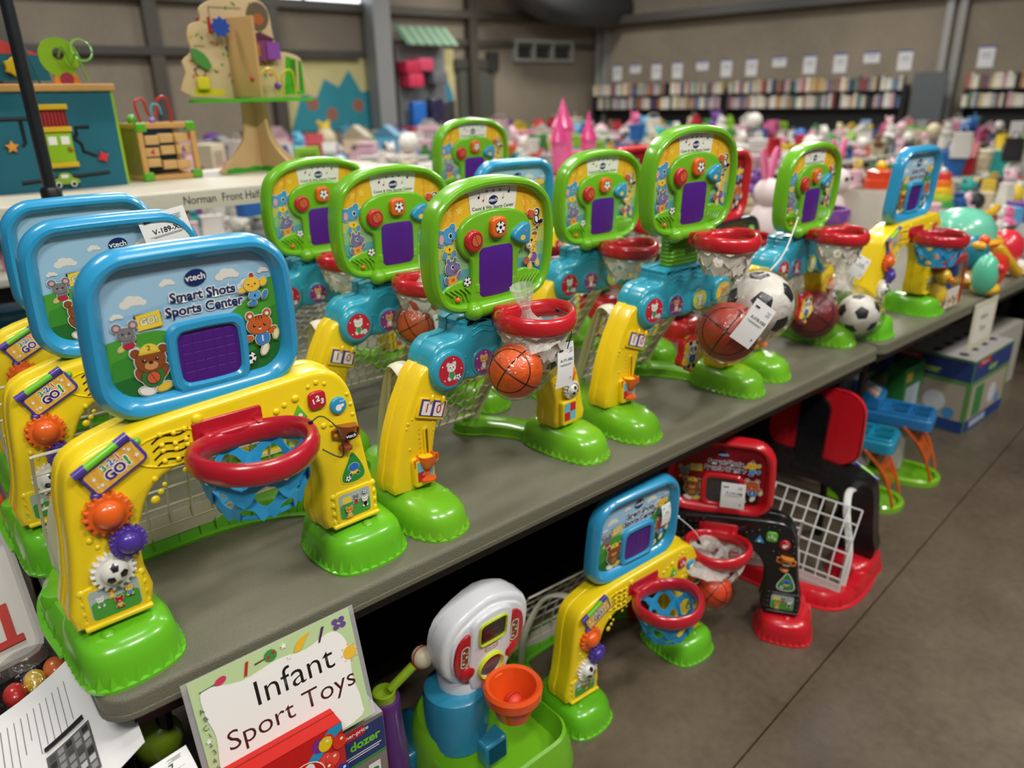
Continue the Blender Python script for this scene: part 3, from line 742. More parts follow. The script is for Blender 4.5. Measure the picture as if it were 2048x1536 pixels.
    for cx, bgc, fc, r, w in ((.150, H('C02838'), WHITE, .031, .0735), (.2396, H('8A3A7C'), H('E8A84C'), .026, .0675), (.332, H('C8D048'), H('F0F0EC'), .026, .0675), (.422, H('E0B838'), H('E08838'), .031, .0735)):
        a = A(); a.T = FR(.165); a.layer = w
        cz = .304 if r > .03 else .300
        fl(a, circ(cx, cz, r, 28), bgc)
        for k in range(5): fl(a, circ(cx + r * .8 * cos(k * 1.3), cz + r * .8 * sin(k * 1.3), .0017, 6), WHITE)
        face(a, cx, cz, r * .72, fc, H('4C9A50') if fc == WHITE else WHITE); soccer_flat(a, cx + r * .5, cz - r * .5, r * .2)
        a.build('round_sticker', PRINT, br, off)
    if lift > .02:
        n = M(); zc = .394; nl = lift + .016
        for k in range(9): n.add(*loft([[(x, y, z) for x, y in rrect(.284, .135, .118 - dw, .045 - dw, .014)] for z, dw in ((zc + k * nl / 8.5 - .003, .0), (zc + k * nl / 8.5 + .001, .005), (zc + k * nl / 8.5 + nl / 9, .005))]), H('5CA01C'))
        n.build('extension_neck', PLAS, t, off)
    zb = .530 + lift
    TB = FR(.108, .280, zb, tilt=radians(3))
    o_ = cat([(-.158, .05), (-.162, .0), (-.156, -.06), (-.137, -.10), (-.10, -.118), (-.05, -.122), (0, -.122), (.05, -.122), (.10, -.118), (.137, -.10), (.156, -.06), (.162, 0), (.158, .05), (.142, .092), (.10, .122), (.05, .134), (0, .137), (-.05, .134), (-.10, .122), (-.142, .092)], 3)
    i_ = offs(o_, .019)
    m = M(TB)
    m.add(*ringprof(o_, i_, [(0, -.022), (0, .008), (.1, .013), (.35, .017), (.65, .017), (.9, .013), (1, .007), (1, .002)]), G)
    m.add(*prism(offs(o_, .003), -.024, -.016, .004), G)
    for sx in (-1, 1):  # moulded grass corners
        q = cat([(sx * .05, -.102), (sx * .045, -.07), (sx * .07, -.055), (sx * .11, -.058), (sx * .135, -.075), (sx * .125, -.095), (sx * .09, -.105)], 3)
        m.add(*prism(q, 0, .008, .004), G)
        for k in range(5): m.add(*tube([(sx * (.06 + k * .01), -.096, .009), (sx * (.065 + k * .011), -.08, .011), (sx * (.078 + k * .012), -.068, .009)], .0022, 5), G)
    # control field: cap plus column
    q = cat([(-.062, -.12), (-.062, -.06), (-.064, -.02), (-.080, -.008), (-.094, .012), (-.094, .038), (-.077, .060), (-.045, .072), (0, .076), (.045, .072), (.077, .060), (.094, .038), (.094, .012), (.080, -.008), (.064, -.02), (.062, -.06), (.062, -.12)], 3)
    m.add(*prism(q, .0, .013, .006), G)
    for sx in (-1, 1): m.add(*sphere((sx * .062, -.118, .016), .021, 14, 8, ry=.019), G)
    m.add(*tube([(-.06, -.118, .014), (.06, -.118, .014)], .016, 12), G)
    m.add(*prism(rrect(0, -.075, .11, .02, .004), .0, .014, .003), G)
    bb = m.build('backboard', PLAS, t, off)
    w = M(TB); w.add(*prism(rrect(0, -.045, .087, .098, .012, bulge=.03), .005, .0142, .0008, 2), H('4E1C86')); w.build('window_grid', SATIN, bb, off)
    a = A(); a.T = TB; a.layer = .0022
    fl(a, i_, H('D8C868'))
    fl(a, offs(i_, .0005), H('E6B62A'))
    for yt, c in ((.050, H('D8C048')), (.022, H('B4C060')), (-.006, H('88B47C')), (-.034, H('5C9EA0')), (-.060, H('3480B4')), (-.084, H('1E66A6'))):
        lo = [p for p in i_ if p[1] < yt]; fl(a, [(lo[-1][0], yt), (lo[0][0], yt)] + lo, c)
    for x in (-.11, -.085, .085, .11): fl(a, star(x, .088 - abs(x) * .1, .011), H('EFC84C'))
    for x in (-.1, .1): fl(a, [(x - .012, .03), (x - .004, .03), (x * .9 - .002, .1), (x * .9 - .008, .1)], H('E8A02C'))
    fl(a, [(-.064, .1155), (.064, .1155), (.056, .06), (-.056, .06)], H('E8E6DC'))
    logo(a, 0, .092, .012); tx(a, 'Count & Win Sports Center', .0093, 0, .0785, INK, 0, .02)
    for x in (-.017, 0, .017): fl(a, star(x, .110, .0042), H('3C86B8'))
    for x, y, c in ((-.026, .093, H('C83848')), (.025, .094, H('8CA83C')), (-.068, .055, H('4C8A3C')), (-.12, -.012, H('205A80')), (-.07, -.06, H('C8B84C')), (.12, -.08, H('C84A6C')), (.04, .105, INK), (-.038, .1, INK)):
        fl(a, circ(x, y, .0024, 8), c); fl(a, [(x + .0018, y), (x + .0026, y), (x + .0026, y + .009), (x + .0018, y + .009)], c)
    elephant(a, -.112, .030, .033); hippo(a, -.106, -.036, .032); toucan(a, .112, .046, .028); giraffe(a, .106, -.022, .037); soccer_flat(a, -.072, -.058, .009)
    a.build('board_sticker', PRINT, bb, off)
    for nm, out, c, x, z, d in (('round_button', circ(0, 0, .021, 24), H('C0202C'), -.062, .022, 0), ('square_button', rrect(0, 0, .038, .038, .010, bulge=.08), H('E2661E'), 0, .042, 1), ('triangle_button', cat([(-.026, -.002), (-.018, .010), (.006, .023), (.02, .018), (.021, 0), (.02, -.018), (.006, -.020), (-.018, -.012)], 3), H('2E94BC'), .064, .020, 2)):
        q = M(TB @ TR((x, z, 0))); q.add(*prism(out, .010, .024, .005), c); o = q.build(nm, PLAS, bb, off)
        a = A(); a.T = TB @ TR((x, z, 0)); a.layer = .0243
        if d == 0: basket_flat(a, .002, .002, .0115)
        elif d == 1: soccer_flat(a, .001, 0, .0115)
        else: fl(a, circ(-.002, -.006, .007, 14, .0055), H('E8C858')); fl(a, circ(.006, .008, .003), H('C86A98'))
        a.build('icon', PRINT, o, off)
    q = M(TB @ TR((-.098, -.09, 0))); q.add(*ringprof(circ(0, 0, .012, 16), circ(0, 0, .008, 16), [(0, .005), (0, .0105), (1, .0105), (1, .006)]), G); q.add(*sphere((0, 0, .010), .006, 10, 7), H('E2661E')); q.build('power_switch', PLAS, bb, off)
    hoopnet((.290, -.002, zb - .128), RD, WN, .077, .070, t, off, depth=.072, y1=.09, rt=.0105, k=7)
    # --- rear goal
    for x0, x1 in ((.10, .15), (.472, .42)):
        pth = cat([(x0, .17, .285), (x0 * .9 + x1 * .1, .21, .300), (x0 * .7 + x1 * .3, .25, .27), (x0 * .4 + x1 * .6, .31, .16), (x1, .365, .03)], 4, False)
        gf = M(); gf.add(*tube(pth, .006, 8, rb=.021, up=(1, 0, 0)), BG); gf.build('goal_arm', SATIN, t, off)
    hn = M(); c = BG; r = .018
    def S2(u, v):
        z = .28 - v * .225; f = v
        x = .10 + f * .045 + u * (.372 - .10 * f); y = .235 + .115 * f
        return (x, y, z)
    Wd, Hd = .33, .28
    seen = set()
    for i in range(-1, 12):
        for j in range(-1, 9):
            cx = i * r * 1.732 + (r * .866 if j % 2 else 0); cy = j * r * 1.5
            pts = [(cx + r * cos(radians(30 + 60 * k)), cy + r * sin(radians(30 + 60 * k))) for k in range(6)]
            for k in range(6):
                p, q2 = pts[k], pts[(k + 1) % 6]
                key = tuple(sorted(((round(p[0], 3), round(p[1], 3)), (round(q2[0], 3), round(q2[1], 3)))))
                if key in seen: continue
                seen.add(key)
                if all(-.001 <= z[0] <= Wd and -.001 <= z[1] <= .2 for z in (p, q2)):
                    hn.add(*tube([S2(p[0] / Wd, p[1] / .2), S2(q2[0] / Wd, q2[1] / .2)], .0022, 5), c)
    for v in (0, 1): hn.add(*tube([S2(k / 8, v) for k in range(9)], .004, 6), c)
    for u in (0, 1): hn.add(*tube([S2(u, k / 6) for k in range(7)], .004, 6), c)
    hn.build('goal_net', SATIN, t, off)
    # --- panda clapper on the inner side
    if clap:
        cl = M(FR(.085, .285, .165, roll=-.1)); d = []
        for k in range(48):
            th = 2 * pi * k / 48; rr = .044 + .006 * cos(5 * th + .6); d.append((rr * cos(th), rr * 1.05 * sin(th)))
        cl.add(*prism(d, -.006, .012, .004), H('C01C26')); cl.add(*tube([(.03, .0, 0), (.12, .0, -.04)], .006, 6), H('C01C26'))
        co = cl.build('clapper', PLAS, t, off)
        a = A(); a.T = FR(.085, .285, .165, roll=-.1); a.layer = .0122
        fl(a, offs(d, .006), H('F0C828'))
        for k in range(9):
            th = k * 2 * pi / 9; fl(a, [(0, 0), (.036 * cos(th), .036 * sin(th)), (.036 * cos(th + .25), .036 * sin(th + .25))], H('F4DC70'))
        panda(a, 0, 0, .034); a.build('clapper_sticker', PRINT, co, off)
    return t

# ================================================================ room
def concrete(name, c1, c2, scale, rough, seam=False):
    m = bpy.data.materials.new(name); m.use_nodes = True; nt = m.node_tree; N = nt.nodes; L = nt.links; b = N['Principled BSDF']
    tc = N.new('ShaderNodeTexCoord'); n1 = N.new('ShaderNodeTexNoise'); n1.inputs['Scale'].default_value = scale; n1.inputs['Detail'].default_value = 8; n1.inputs['Roughness'].default_value = .65
    n2 = N.new('ShaderNodeTexNoise'); n2.inputs['Scale'].default_value = scale * 30; n2.inputs['Detail'].default_value = 3
    L.new(tc.outputs['Object'], n1.inputs['Vector']); L.new(tc.outputs['Object'], n2.inputs['Vector'])
    mx = N.new('ShaderNodeMath'); mx.operation = 'MULTIPLY_ADD'; mx.inputs[1].default_value = .3; L.new(n2.outputs[0], mx.inputs[0]); L.new(n1.outputs[0], mx.inputs[2])
    cr = N.new('ShaderNodeValToRGB'); cr.color_ramp.elements[0].position = .45; cr.color_ramp.elements[1].position = .85
    cr.color_ramp.elements[0].color = (*c1, 1); cr.color_ramp.elements[1].color = (*c2, 1)
    L.new(mx.outputs[0], cr.inputs[0]); L.new(cr.outputs[0], b.inputs['Base Color'])
    mr = N.new('ShaderNodeMapRange'); mr.inputs[3].default_value = rough - .15; mr.inputs[4].default_value = rough + .15; L.new(n1.outputs[0], mr.inputs[0]); L.new(mr.outputs[0], b.inputs['Roughness'])
    bp = N.new('ShaderNodeBump'); bp.inputs['Strength'].default_value = .12; bp.inputs['Distance'].default_value = .01; L.new(mx.outputs[0], bp.inputs['Height']); L.new(bp.outputs[0], b.inputs['Normal'])
    return m
def plain(name, m, *boxes, ang=38):
    q = M()
    for bx in boxes: q.add(*box(*bx[:6]), bx[6] if len(bx) > 6 else H('808080'))
    o = q.build(name, m, None, ang=ang)
    return o
FLOOR = concrete('concrete_floor', H('473D31'), H('6A5E4E'), 1.3, .36)
WALL = concrete('concrete_wall', H('7A7162'), H('958A79'), .5, .85)
# floor: slabs butted with a narrow joint that runs beside the tables
ja = math.atan2(.167, 2.106)
def floor_pt(s, d):  # s along joint, d to its left
    return (1.562 + s * cos(ja) - d * sin(ja), -.265 + s * sin(ja) + d * cos(ja))
q = M()
for d0, d1 in ((-6.0, -.0025), (.0025, 24.0)):
    for s0, s1 in ((-14.0, 3.2975), (3.3025, 24.0)):
        P4 = [floor_pt(s0, d0), floor_pt(s1, d0), floor_pt(s1, d1), floor_pt(s0, d1)]
        q.add([(x, y, -.06) for x, y in P4] + [(x, y, 0) for x, y in P4], [(3, 2, 1, 0), (4, 5, 6, 7), (0, 1, 5, 4), (1, 2, 6, 5), (2, 3, 7, 6), (3, 0, 4, 7)], H('807060'))
P4 = [floor_pt(-14, -6), floor_pt(24, -6), floor_pt(24, 24), floor_pt(-14, 24)]
q.add([(x, y, -.07) for x, y in P4] + [(x, y, -.012) for x, y in P4], [(3, 2, 1, 0), (4, 5, 6, 7), (0, 1, 5, 4), (1, 2, 6, 5), (2, 3, 7, 6), (3, 0, 4, 7)], H('403830'))
struct(q.build('floor', FLOOR))
# right wall, slightly off square with the tables
def wx(y): return 15.0 - (y - 13.35) * .1116
q = M(); Y0, Y1 = -6.0, 13.7
vs = [(wx(Y0), Y0, 0), (wx(Y1), Y1, 0), (wx(Y1) + .3, Y1, 0), (wx(Y0) + .3, Y0, 0)]
q.add(vs + [(x, y, 7.5) for x, y, z in vs], [(3, 2, 1, 0), (4, 5, 6, 7), (0, 1, 5, 4), (1, 2, 6, 5), (2, 3, 7, 6), (3, 0, 4, 7)], H('808080'))
struct(q.build('wall_right', WALL))
BY = 13.4
struct(plain('wall_back', WALL, (-9, BY, 0, 15.2, BY + .3, 7.5)))
def wbox(name, m, s0, s1, z0, z1, d0, d1, col, st=True):
    """box on the right wall: s = y range, d = distance out from wall"""
    q = M(); A4 = [(wx(s0) - d0, s0), (wx(s1) - d0, s1), (wx(s1) - d1, s1), (wx(s0) - d1, s0)]
    q.add([(x, y, z0) for x, y in A4] + [(x, y, z1) for x, y in A4], [(3, 2, 1, 0), (4, 5, 6, 7), (0, 1, 5, 4), (1, 2, 6, 5), (2, 3, 7, 6), (3, 0, 4, 7)], col)
    o = q.build(name, m)
    if st: struct(o)
    return o
wbox('trim_1', METAL, -5, 13.2, 3.12, 3.3, 0, .4, H('4A4844'))
wbox('trim_2', METAL, -5, 13.2, 3.75, 3.95, 0, .2, H('55534E'))
for i, s in enumerate((5.02, 12.9)):
    wbox('trim_%d' % (i + 3), METAL, s, s + .12, 0, 7.4, 0, .14, H('8E8E8A')); wbox('trim_%d' % (i + 5), METAL, s + .22, s + .34, 0, 7.4, 0, .12, H('9A9A96'))
# back wall girts and posts
for i, x in enumerate((.3, 2.0, 4.2, 6.3, 10.9)): struct(plain('trim_%d' % (i + 8), METAL, (x, BY - .2, 0, x + .22, BY, 7.5, H('4A463E'))))
struct(plain('trim_15', METAL, (-9, BY - .22, 2.32, 8.2, BY, 2.45, H('3C3A34'))))
struct(plain('trim_16', METAL, (-9, BY - .22, 3.15, 15, BY, 3.3, H('4A463E'))))
struct(plain('trim_17', METAL, (10.2, BY - .12, 2.62, 15, BY, 2.74, H('4C4A44'))))
MUR = mat('mural_paint', .8, .2, var=.05)
q = M()
for bx in ((6.3, BY - .03, 1.0, 8.5, BY, 2.32), (9.85, BY - .03, 1.0, 10.55, BY, 2.55)): q.add(*box(*bx), H('C8C08A'))
q.add(*prism([(6.6, 1.0), (8.5, 1.0), (8.45, 1.75), (8.2, 1.7), (7.95, 2.12), (7.7, 1.8), (7.4, 1.95), (7.2, 1.6), (6.9, 1.7)], .031, .034), H('3A8C9A'), FR(BY)); q.add(*prism([(10.1, 1.0), (10.55, 1.0), (10.5, 1.6), (10.35, 1.95), (10.2, 1.7)], .031, .034), H('3A8CA8'), FR(BY))
for x, z in ((7.1, 1.5), (8.1, 1.45), (7.5, 1.3)): q.add(*prism(circ(x, z, .13, 9), .036, .038), H('9A6A58'), FR(BY))
struct(q.build('wall_panel', MUR))
struct(plain('door_1', METAL, (10.65, BY - .08, 0, 11.65, BY, 2.15, H('55564E')), (10.55, BY - .12, 2.15, 11.75, BY, 2.35, H('48463F')), (11.45, BY - .14, 2.1, 11.75, BY - .05, 2.5, H('33322E'))))

# ================================================================ folding tables
def make_table(label, x0, x1, y0, y1, z=.74, group=None, legs=True):
    t = thing('folding_table', label, 'table', ((x0 + x1) / 2, (y0 + y1) / 2, 0), 0, group)
    L, W = x1 - x0, y1 - y0
    q = M(); o = rrect(0, 0, L, W, .045, 6)
    q.add(*prism(o, z - .042, z, .010, 4), H('6A6857')); q.add(*prism(offs(o, -.0015), z - .040, z - .030, .002), H('646251'))
    q.build('table_top', TABTOP, t)
    f = M(); bk = H('0C0C0C')
    for s in (-1, 1): f.add(*box(-L / 2 + .04, s * (W / 2 - .045) - .012, z - .085, L / 2 - .04, s * (W / 2 - .045) + .012, z - .042), bk)
    for s in (-1, 1): f.add(*box(s * (L / 2 - .06) - .012, -W / 2 + .05, z - .085, s * (L / 2 - .06) + .012, W / 2 - .05, z - .042), bk)
    f.build('apron', METAL, t)
    if legs:
        for s in (-1, 1):
            for r in (-1, 1):
                g = M(); g.add(*tube([(s * (L / 2 - .09), r * (W / 2 - .09), z - .05), (s * (L / 2 - .075), r * (W / 2 - .09), .012)], .013, 8), bk); g.add(*lathe([(.016, 0), (.016, .02)], 10), bk, TR((s * (L / 2 - .075), r * (W / 2 - .09), 0)))
                g.build('leg', METAL, t)
            g = M(); g.add(*tube([(s * (L / 2 - .08), -(W / 2 - .09), .22), (s * (L / 2 - .08), (W / 2 - .09), .22)], .010, 6), bk); g.build('crossbar', METAL, t)
    return t
make_table('long grey folding table nearest the camera, its left corner beside the hanging papers', 0, 2.41, .015, .745, group='grey folding tables in the toy row')
make_table('grey folding table behind the nearest one at the left', 0, 2.41, .757, 1.48, group='grey folding tables in the toy row')
make_table('grey folding table carrying the farthest blue backboard toy at the right', 2.43, 4.83, .02, .745, group='grey folding tables in the toy row')
make_table('grey folding table heaped with goods behind the right end of the front row', 2.43, 4.83, .757, 1.48, group='grey folding tables in the toy row')
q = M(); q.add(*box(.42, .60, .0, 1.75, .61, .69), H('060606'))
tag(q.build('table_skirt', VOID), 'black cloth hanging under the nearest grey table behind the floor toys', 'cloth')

# ================================================================ the repeated sports toys
GA = 'blue and yellow basketball arches'
def at(x0, y0, z, th, cx=.288, cy=.17):   # footprint corner -> root of the toy
    ax, ay = cx - .28, cy - .15
    return (x0 + .28 + ax * cos(th) - ay * sin(th), y0 + .15 + ax * sin(th) + ay * cos(th), z)
A1 = make_arch_toy('blue', 'frontmost yellow arch toy with blue backboard at the left corner of the near table', at(-.013, .044, .74, .02), .02, GA)
for lb, loc, rz in (('second blue backboard arch toy from the front left, white paper tag on its top', at(-.017, .435, .74, -.012), -.012),
                    ('third blue backboard arch toy at far left, mostly hidden by the two before it', at(.009, .81, .74, 0), 0),
                    ('blue backboard arch toy at the far right on the second table', at(2.44, .036, .74, -.012), -.012),
                    ('blue backboard arch toy on the floor beside the white and red hoop toy', at(.972, -.01, 0, -.056), -.056),
                    ('blue backboard peeking out between two green scoreboards at the rear middle', at(1.27, .79, .74, radians(-4)), radians(-4))):
    copytree(A1, loc, rz, lb, GA)
GB = 'green scoreboard basketball toys'
sc = lambda x, y, th: at(x, y, .74, th, .285, .16)
B1 = make_score_toy('green scoreboard toy nearest the camera, orange basketball bagged in its hoop', sc(.571, .046, .039), .039, 0.0, GB)
B2 = copytree(B1, sc(.598, .45, .004), .004, 'green scoreboard toy directly behind and left of the nearest one', GB)
B3 = copytree(B1, sc(.60, .83, 0), 0, 'leftmost green scoreboard toy, third back, partly behind its neighbour', GB)
B5 = copytree(B1, sc(1.246, .383, -.042), -.042, 'second-row green scoreboard toy with white paper tag dangling from its hoop', GB)
B7 = copytree(B1, sc(1.814, .063, .022), .022, 'green scoreboard toy at the right end of the near table, by the dark red ball', GB)
B6 = make_score_toy('tall green scoreboard toy with ribbed neck extended, front right of the near table', sc(1.205, .041, -.05), -.05, .07, GB, True)
B4 = make_score_toy('rearmost green scoreboard toy, raised above a blue backboard', sc(1.35, 1.11, 0), 0, .075, GB)
for o in list(B6.children):
    if o.name.startswith('clapper'):
        for tgt in (B5, B7):
            c = o.copy(); COL.objects.link(c); c.parent = tgt
            for g in o.children: e = g.copy(); COL.objects.link(e); e.parent = c
GR = 'red and black basketball arches'
R1 = make_arch_toy('red', 'red backboard toy on the floor with white paper tag in its window', (1.72, .125, 0), radians(-59), GR)
copytree(R1, (2.13, .12, 0), radians(96), 'red backboard toy on the floor seen from behind, black support showing', GR)
copytree(R1, at(1.95, .48, .74, 0), 0, 'red backboard toy on the table just right of and behind the tall green scoreboard', GR)
copytree(R1, at(1.97, .90, .74, 0), 0, 'red backboard toy showing between the two green scoreboards at right, farther back', GR)

# ================================================================ balls, bags and tags on the sports toys
def soccer_ball(label, c, r, group=None, cat_='ball'):
    t = (1 + 5 ** .5) / 2
    V = [Vector(v).normalized() for v in ((-1, t, 0), (1, t, 0), (-1, -t, 0), (1, -t, 0), (0, -1, t), (0, 1, t), (0, -1, -t), (0, 1, -t), (t, 0, -1), (t, 0, 1), (-t, 0, -1), (-t, 0, 1))]
    Fc = [(0, 11, 5), (0, 5, 1), (0, 1, 7), (0, 7, 10), (0, 10, 11), (1, 5, 9), (5, 11, 4), (11, 10, 2), (10, 7, 6), (7, 1, 8), (3, 9, 4), (3, 4, 2), (3, 2, 6), (3, 6, 8), (3, 8, 9), (4, 9, 5), (2, 4, 11), (6, 2, 10), (8, 6, 7), (9, 8, 1)]
    f = 9; m = M(TR(c) @ rot(.5, 'X') @ rot(.4, 'Z'))
    for a, b, d in Fc:
        A_, B_, D_ = V[a], V[b], V[d]
        def P(i, j):
            k = f - i - j; p = (A_ * i + B_ * j + D_ * k) / f; seam = max(i, j, k) == f * 2 // 3
            return tuple(p.normalized() * (r * (.985 if seam else 1)))
        for i in range(f):
            for j in range(f - i):
                tri = [((i, j), (i + 1, j), (i, j + 1))]
                if i + j < f - 1: tri.append(((i + 1, j), (i + 1, j + 1), (i, j + 1)))
                for q in tri:
                    ci = sum(x for x, y in q) / 3; cj = sum(y for x, y in q) / 3; ck = f - ci - cj
                    m.add([P(*x) for x in q], [(0, 1, 2)], H('17171A') if max(ci, cj, ck) > f * 2 / 3 else H('DAD7CC'))
    m.flat = True; o = m.build('soccer_ball', RUB, None)
    me = o.data; bm = bmesh.new(); bm.from_mesh(me); bmesh.ops.remove_doubles(bm, verts=bm.verts, dist=r * .002); bmesh.ops.recalc_face_normals(bm, faces=bm.faces); bm.to_mesh(me); bm.free()
    return tag(o, label, cat_, group)
def basketball(label, c, r, col, group=None, ex=.4):
    m = M(TR(c) @ rot(ex, 'X') @ rot(.5, 'Y') @ rot(.3, 'Z')); m.add(*sphere((0, 0, 0), r, 32, 20), col)
    k = H('1A1210'); cc = [2 * pi * i / 40 for i in range(40)]
    for P in ([(cos(t), sin(t), 0) for t in cc], [(cos(t), 0, sin(t)) for t in cc],
              [Vector((.55 + .3 * cos(2 * t) * .5 - .1, 0, 0)).to_tuple() for t in cc] and [tuple(Vector((.62 - .22 * abs(sin(t)) * 0 + 0.0, .785 * cos(t), .785 * sin(t))).normalized()) for t in cc],
              [tuple(Vector((-.62, .785 * cos(t), .785 * sin(t))).normalized()) for t in cc]):
        m.add(*tube([tuple(Vector(p) * r * .995) for p in P], r * .028, 5, True), k)
    return tag(m.build('basketball', RUB), label, 'ball', group)
def film_bag(label, blobs, neck=None, name='plastic_bag', fan=None):
    """clear bag: hull of blobs with crinkles, optional gathered neck"""
    m = M(); n, mm = 26, 18
    cx = sum(b[0] for b in blobs) / len(blobs); cy = sum(b[1] for b in blobs) / len(blobs); cz = sum(b[2] for b in blobs) / len(blobs)
    rnd = random.Random(len(label))
    def rad(d):
        best = 0
        for bx, by, bz, br in blobs:
            o = Vector((bx - cx, by - cy, bz - cz)); p = o.dot(d); q = o.length_squared - p * p
            if q < br * br: best = max(best, p + math.sqrt(br * br - q))
            best = max(best, (p + br) * .8)
        return best
    rings = []
    for i in range(1, mm):
        a = -pi / 2 + pi * i / mm; rg = []
        for k in range(n):
            b = 2 * pi * k / n; d = Vector((cos(a) * cos(b), cos(a) * sin(b), sin(a)))
            rr = rad(d) * 1.04 + .002 * rnd.random(); rg.append((cx + d.x * rr, cy + d.y * rr, cz + d.z * rr))
        rings.append(rg)
    m.add(*loft(rings), WHITE)
    if neck:
        a, b2, w = Vector(neck[0]), Vector(neck[1]), neck[2]; ax = (b2 - a).normalized(); u = ax.orthogonal().normalized(); v = ax.cross(u); rg = []
        for t, s in ((0, 2.4), (.15, 1.6), (.35, .8), (.5, .38), (.6, .33), (.75, .6), (1, .95)):
            rg.append([tuple(a + (b2 - a) * t + (u * cos(2 * pi * k / 22) + v * sin(2 * pi * k / 22)) * w * s * (1 + .09 * (k % 2))) for k in range(22)])
        o = m.build(name, FILM, None, ang=25); nk = M(); nk.add(*loft(rg, False, False), WHITE); nk.build('gathered_neck', NECK, o, ang=25)
        return tag(o, label, 'bag')
    return tag(m.build(name, FILM, None, ang=25), label, 'bag')
def price_tag(label, T, w=.05, h=.098, code='R-171-XBU', name='price_tag', bend=.004):
    t = thing(name, label, 'tag', tuple(T.translation)); inv = TR(tuple(-c for c in T.translation)) @ T
    m = M(inv); vs = []; fs = []
    for k in range(7):
        y = -h / 2 + h * k / 6
        for x in (-w / 2, w / 2): vs += [(x, y, bend * sin(k / 6 * pi)), (x, y, bend * sin(k / 6 * pi) - .0004)]
    for k in range(6):
        a = k * 4; fs += [(a, a + 2, a + 6, a + 4), (a + 1, a + 5, a + 7, a + 3), (a, a + 4, a + 5, a + 1), (a + 2, a + 3, a + 7, a + 6)]
    fs += [(0, 1, 3, 2), (24, 26, 27, 25)]
    m.add(vs, fs, H('E8E8E6')); m.build('sheet', PAPER, t)
    a = A(); a.T = inv; a.layer = bend + .0003
    fl(a, rrect(-w * .3, h * .36, w * .22, h * .035, .0005, 1), INK); fl(a, rrect(w * .28, h * .38, w * .22, h * .012, .0003, 1), H('606060')); fl(a, rrect(w * .3, h * .34, w * .14, h * .012, .0003, 1), H('606060')); fl(a, rrect(w * .27, h * .30, w * .2, h * .012, .0003, 1), H('606060'))
    tx(a, code, w * .16, w * .05, h * .12, INK, 0, .01); fl(a, rrect(0, h * .03, w * .75, h * .01, .0003, 1), H('808080')); fl(a, rrect(0, h * .005, w * .6, h * .01, .0003, 1), H('808080'))
    fl(a, star(w * .32, -h * .3, w * .05), INK); tx(a, '$22.50', w * .11, w * .28, -h * .4, INK, 0, .01) if False else None
    a.build('print', PRINT, t)
    return t
def cable_tie(label, pts, col=H('141414'), r=.0012):
    m = M(); m.add(*tube(cat(pts, 5, False), r, 6), col); p = Vector(pts[-1]); m.add(*box(p.x - .003, p.y - .003, p.z - .003, p.x + .003, p.y + .003, p.z + .004, .001), col)
    return tag(m.build('cable_tie', SATIN), label, 'cable tie')
basketball('orange basketball under the hoop of the nearest green scoreboard toy', (.802, .03, 1.052), .053, H('E8601C'))
soccer_ball('small soccer ball behind the paper tag of the nearest green scoreboard toy', (.925, .085, 1.045), .040)
film_bag('clear gathered bag round the balls in the nearest green toy hoop', [(.802, .03, 1.052, .056), (.90, .07, 1.05, .05)], ((.85, .035, 1.105), (.822, .03, 1.215), .024))
price_tag('white paper tag hanging from the red hoop nearest the camera', FR(.0, .905, 1.046, roll=-.05, yaw=.1), .050, .092)
cable_tie('black cable tie looped over the red hoop of the nearest green toy', [(.905, -.008, 1.082), (.912, -.012, 1.115), (.908, -.012, 1.15), (.895, .01, 1.158)])
cable_tie('black cable tie round the red hoop of the frontmost blue backboard toy', [(.365, -.02, 1.045), (.385, -.045, 1.035), (.392, -.03, 1.07), (.38, .0, 1.09), (.36, .0, 1.085)])
basketball('orange basketball bagged in the hoop of the second green scoreboard toy', (.862, .455, 1.05), .053, H('CE5A22'), ex=1.0)
film_bag('clear bag round the basketball of the second green scoreboard toy', [(.862, .455, 1.05, .056), (.83, .43, 1.06, .045)], ((.87, .46, 1.10), (.90, .46, 1.20), .02))
price_tag('white paper tag beside the basketball of the second green scoreboard toy', FR(.40, .895, 1.04, roll=.1), .05, .075)
price_tag('blank back of a paper tag hanging from the second-row right green toy hoop', FR(.33, 1.61, 1.07, roll=.25, yaw=.3), .075, .07, code=' ')
soccer_ball('large soccer ball in clear wrap below the tall green scoreboard toy', (1.585, -.01, 1.045), .083)
basketball('brick red ball wrapped beside the large soccer ball', (1.44, -.02, 1.005), .072, H('A83A22'))
film_bag('clear wrap round the large soccer ball and brick red ball', [(1.585, -.01, 1.045, .086), (1.44, -.02, 1.005, .075)], ((1.54, .0, 1.07), (1.55, .02, 1.18), .014))
price_tag('white paper tag tilted on the wrap of the brick red ball', FR(-.105, 1.405, 1.05, roll=-.62, yaw=-.5), .062, .105, code='X-078-XBE')
basketball('dark red basketball bagged at the right end of the near table', (2.265, .20, .845), .082, H('7E2428'))
soccer_ball('soccer ball bagged beside the dark red basketball', (2.385, .10, .84), .068)
film_bag('clear bag round the dark red basketball and its soccer ball', [(2.265, .20, .845, .092), (2.385, .10, .84, .078), (2.30, .15, .93, .05)], ((2.32, .15, .93), (2.34, .15, 1.06), .02))
price_tag('small white paper tag above the bagged dark red basketball', FR(.11, 2.36, 1.005, roll=-.5, yaw=-.5), .06, .07, code='A-102')
price_tag('white paper sheet stuck on the top edge of the second blue backboard', FR(.50, .345, 1.318, roll=.18), .088, .088, code='V-189-XBJ', name='paper_tag')
price_tag('white paper tag stuck on the backboard of the blue floor toy', FR(.055, 1.335, .508, roll=.05), .036, .062, code='M-04', name='paper_tag')
yw = radians(-59)
price_tag('white paper tag filling the window of the red floor toy', FR(.022, 1.597, .476, yaw=yw), .066, .08, code='P-115-XBJ', name='paper_tag')
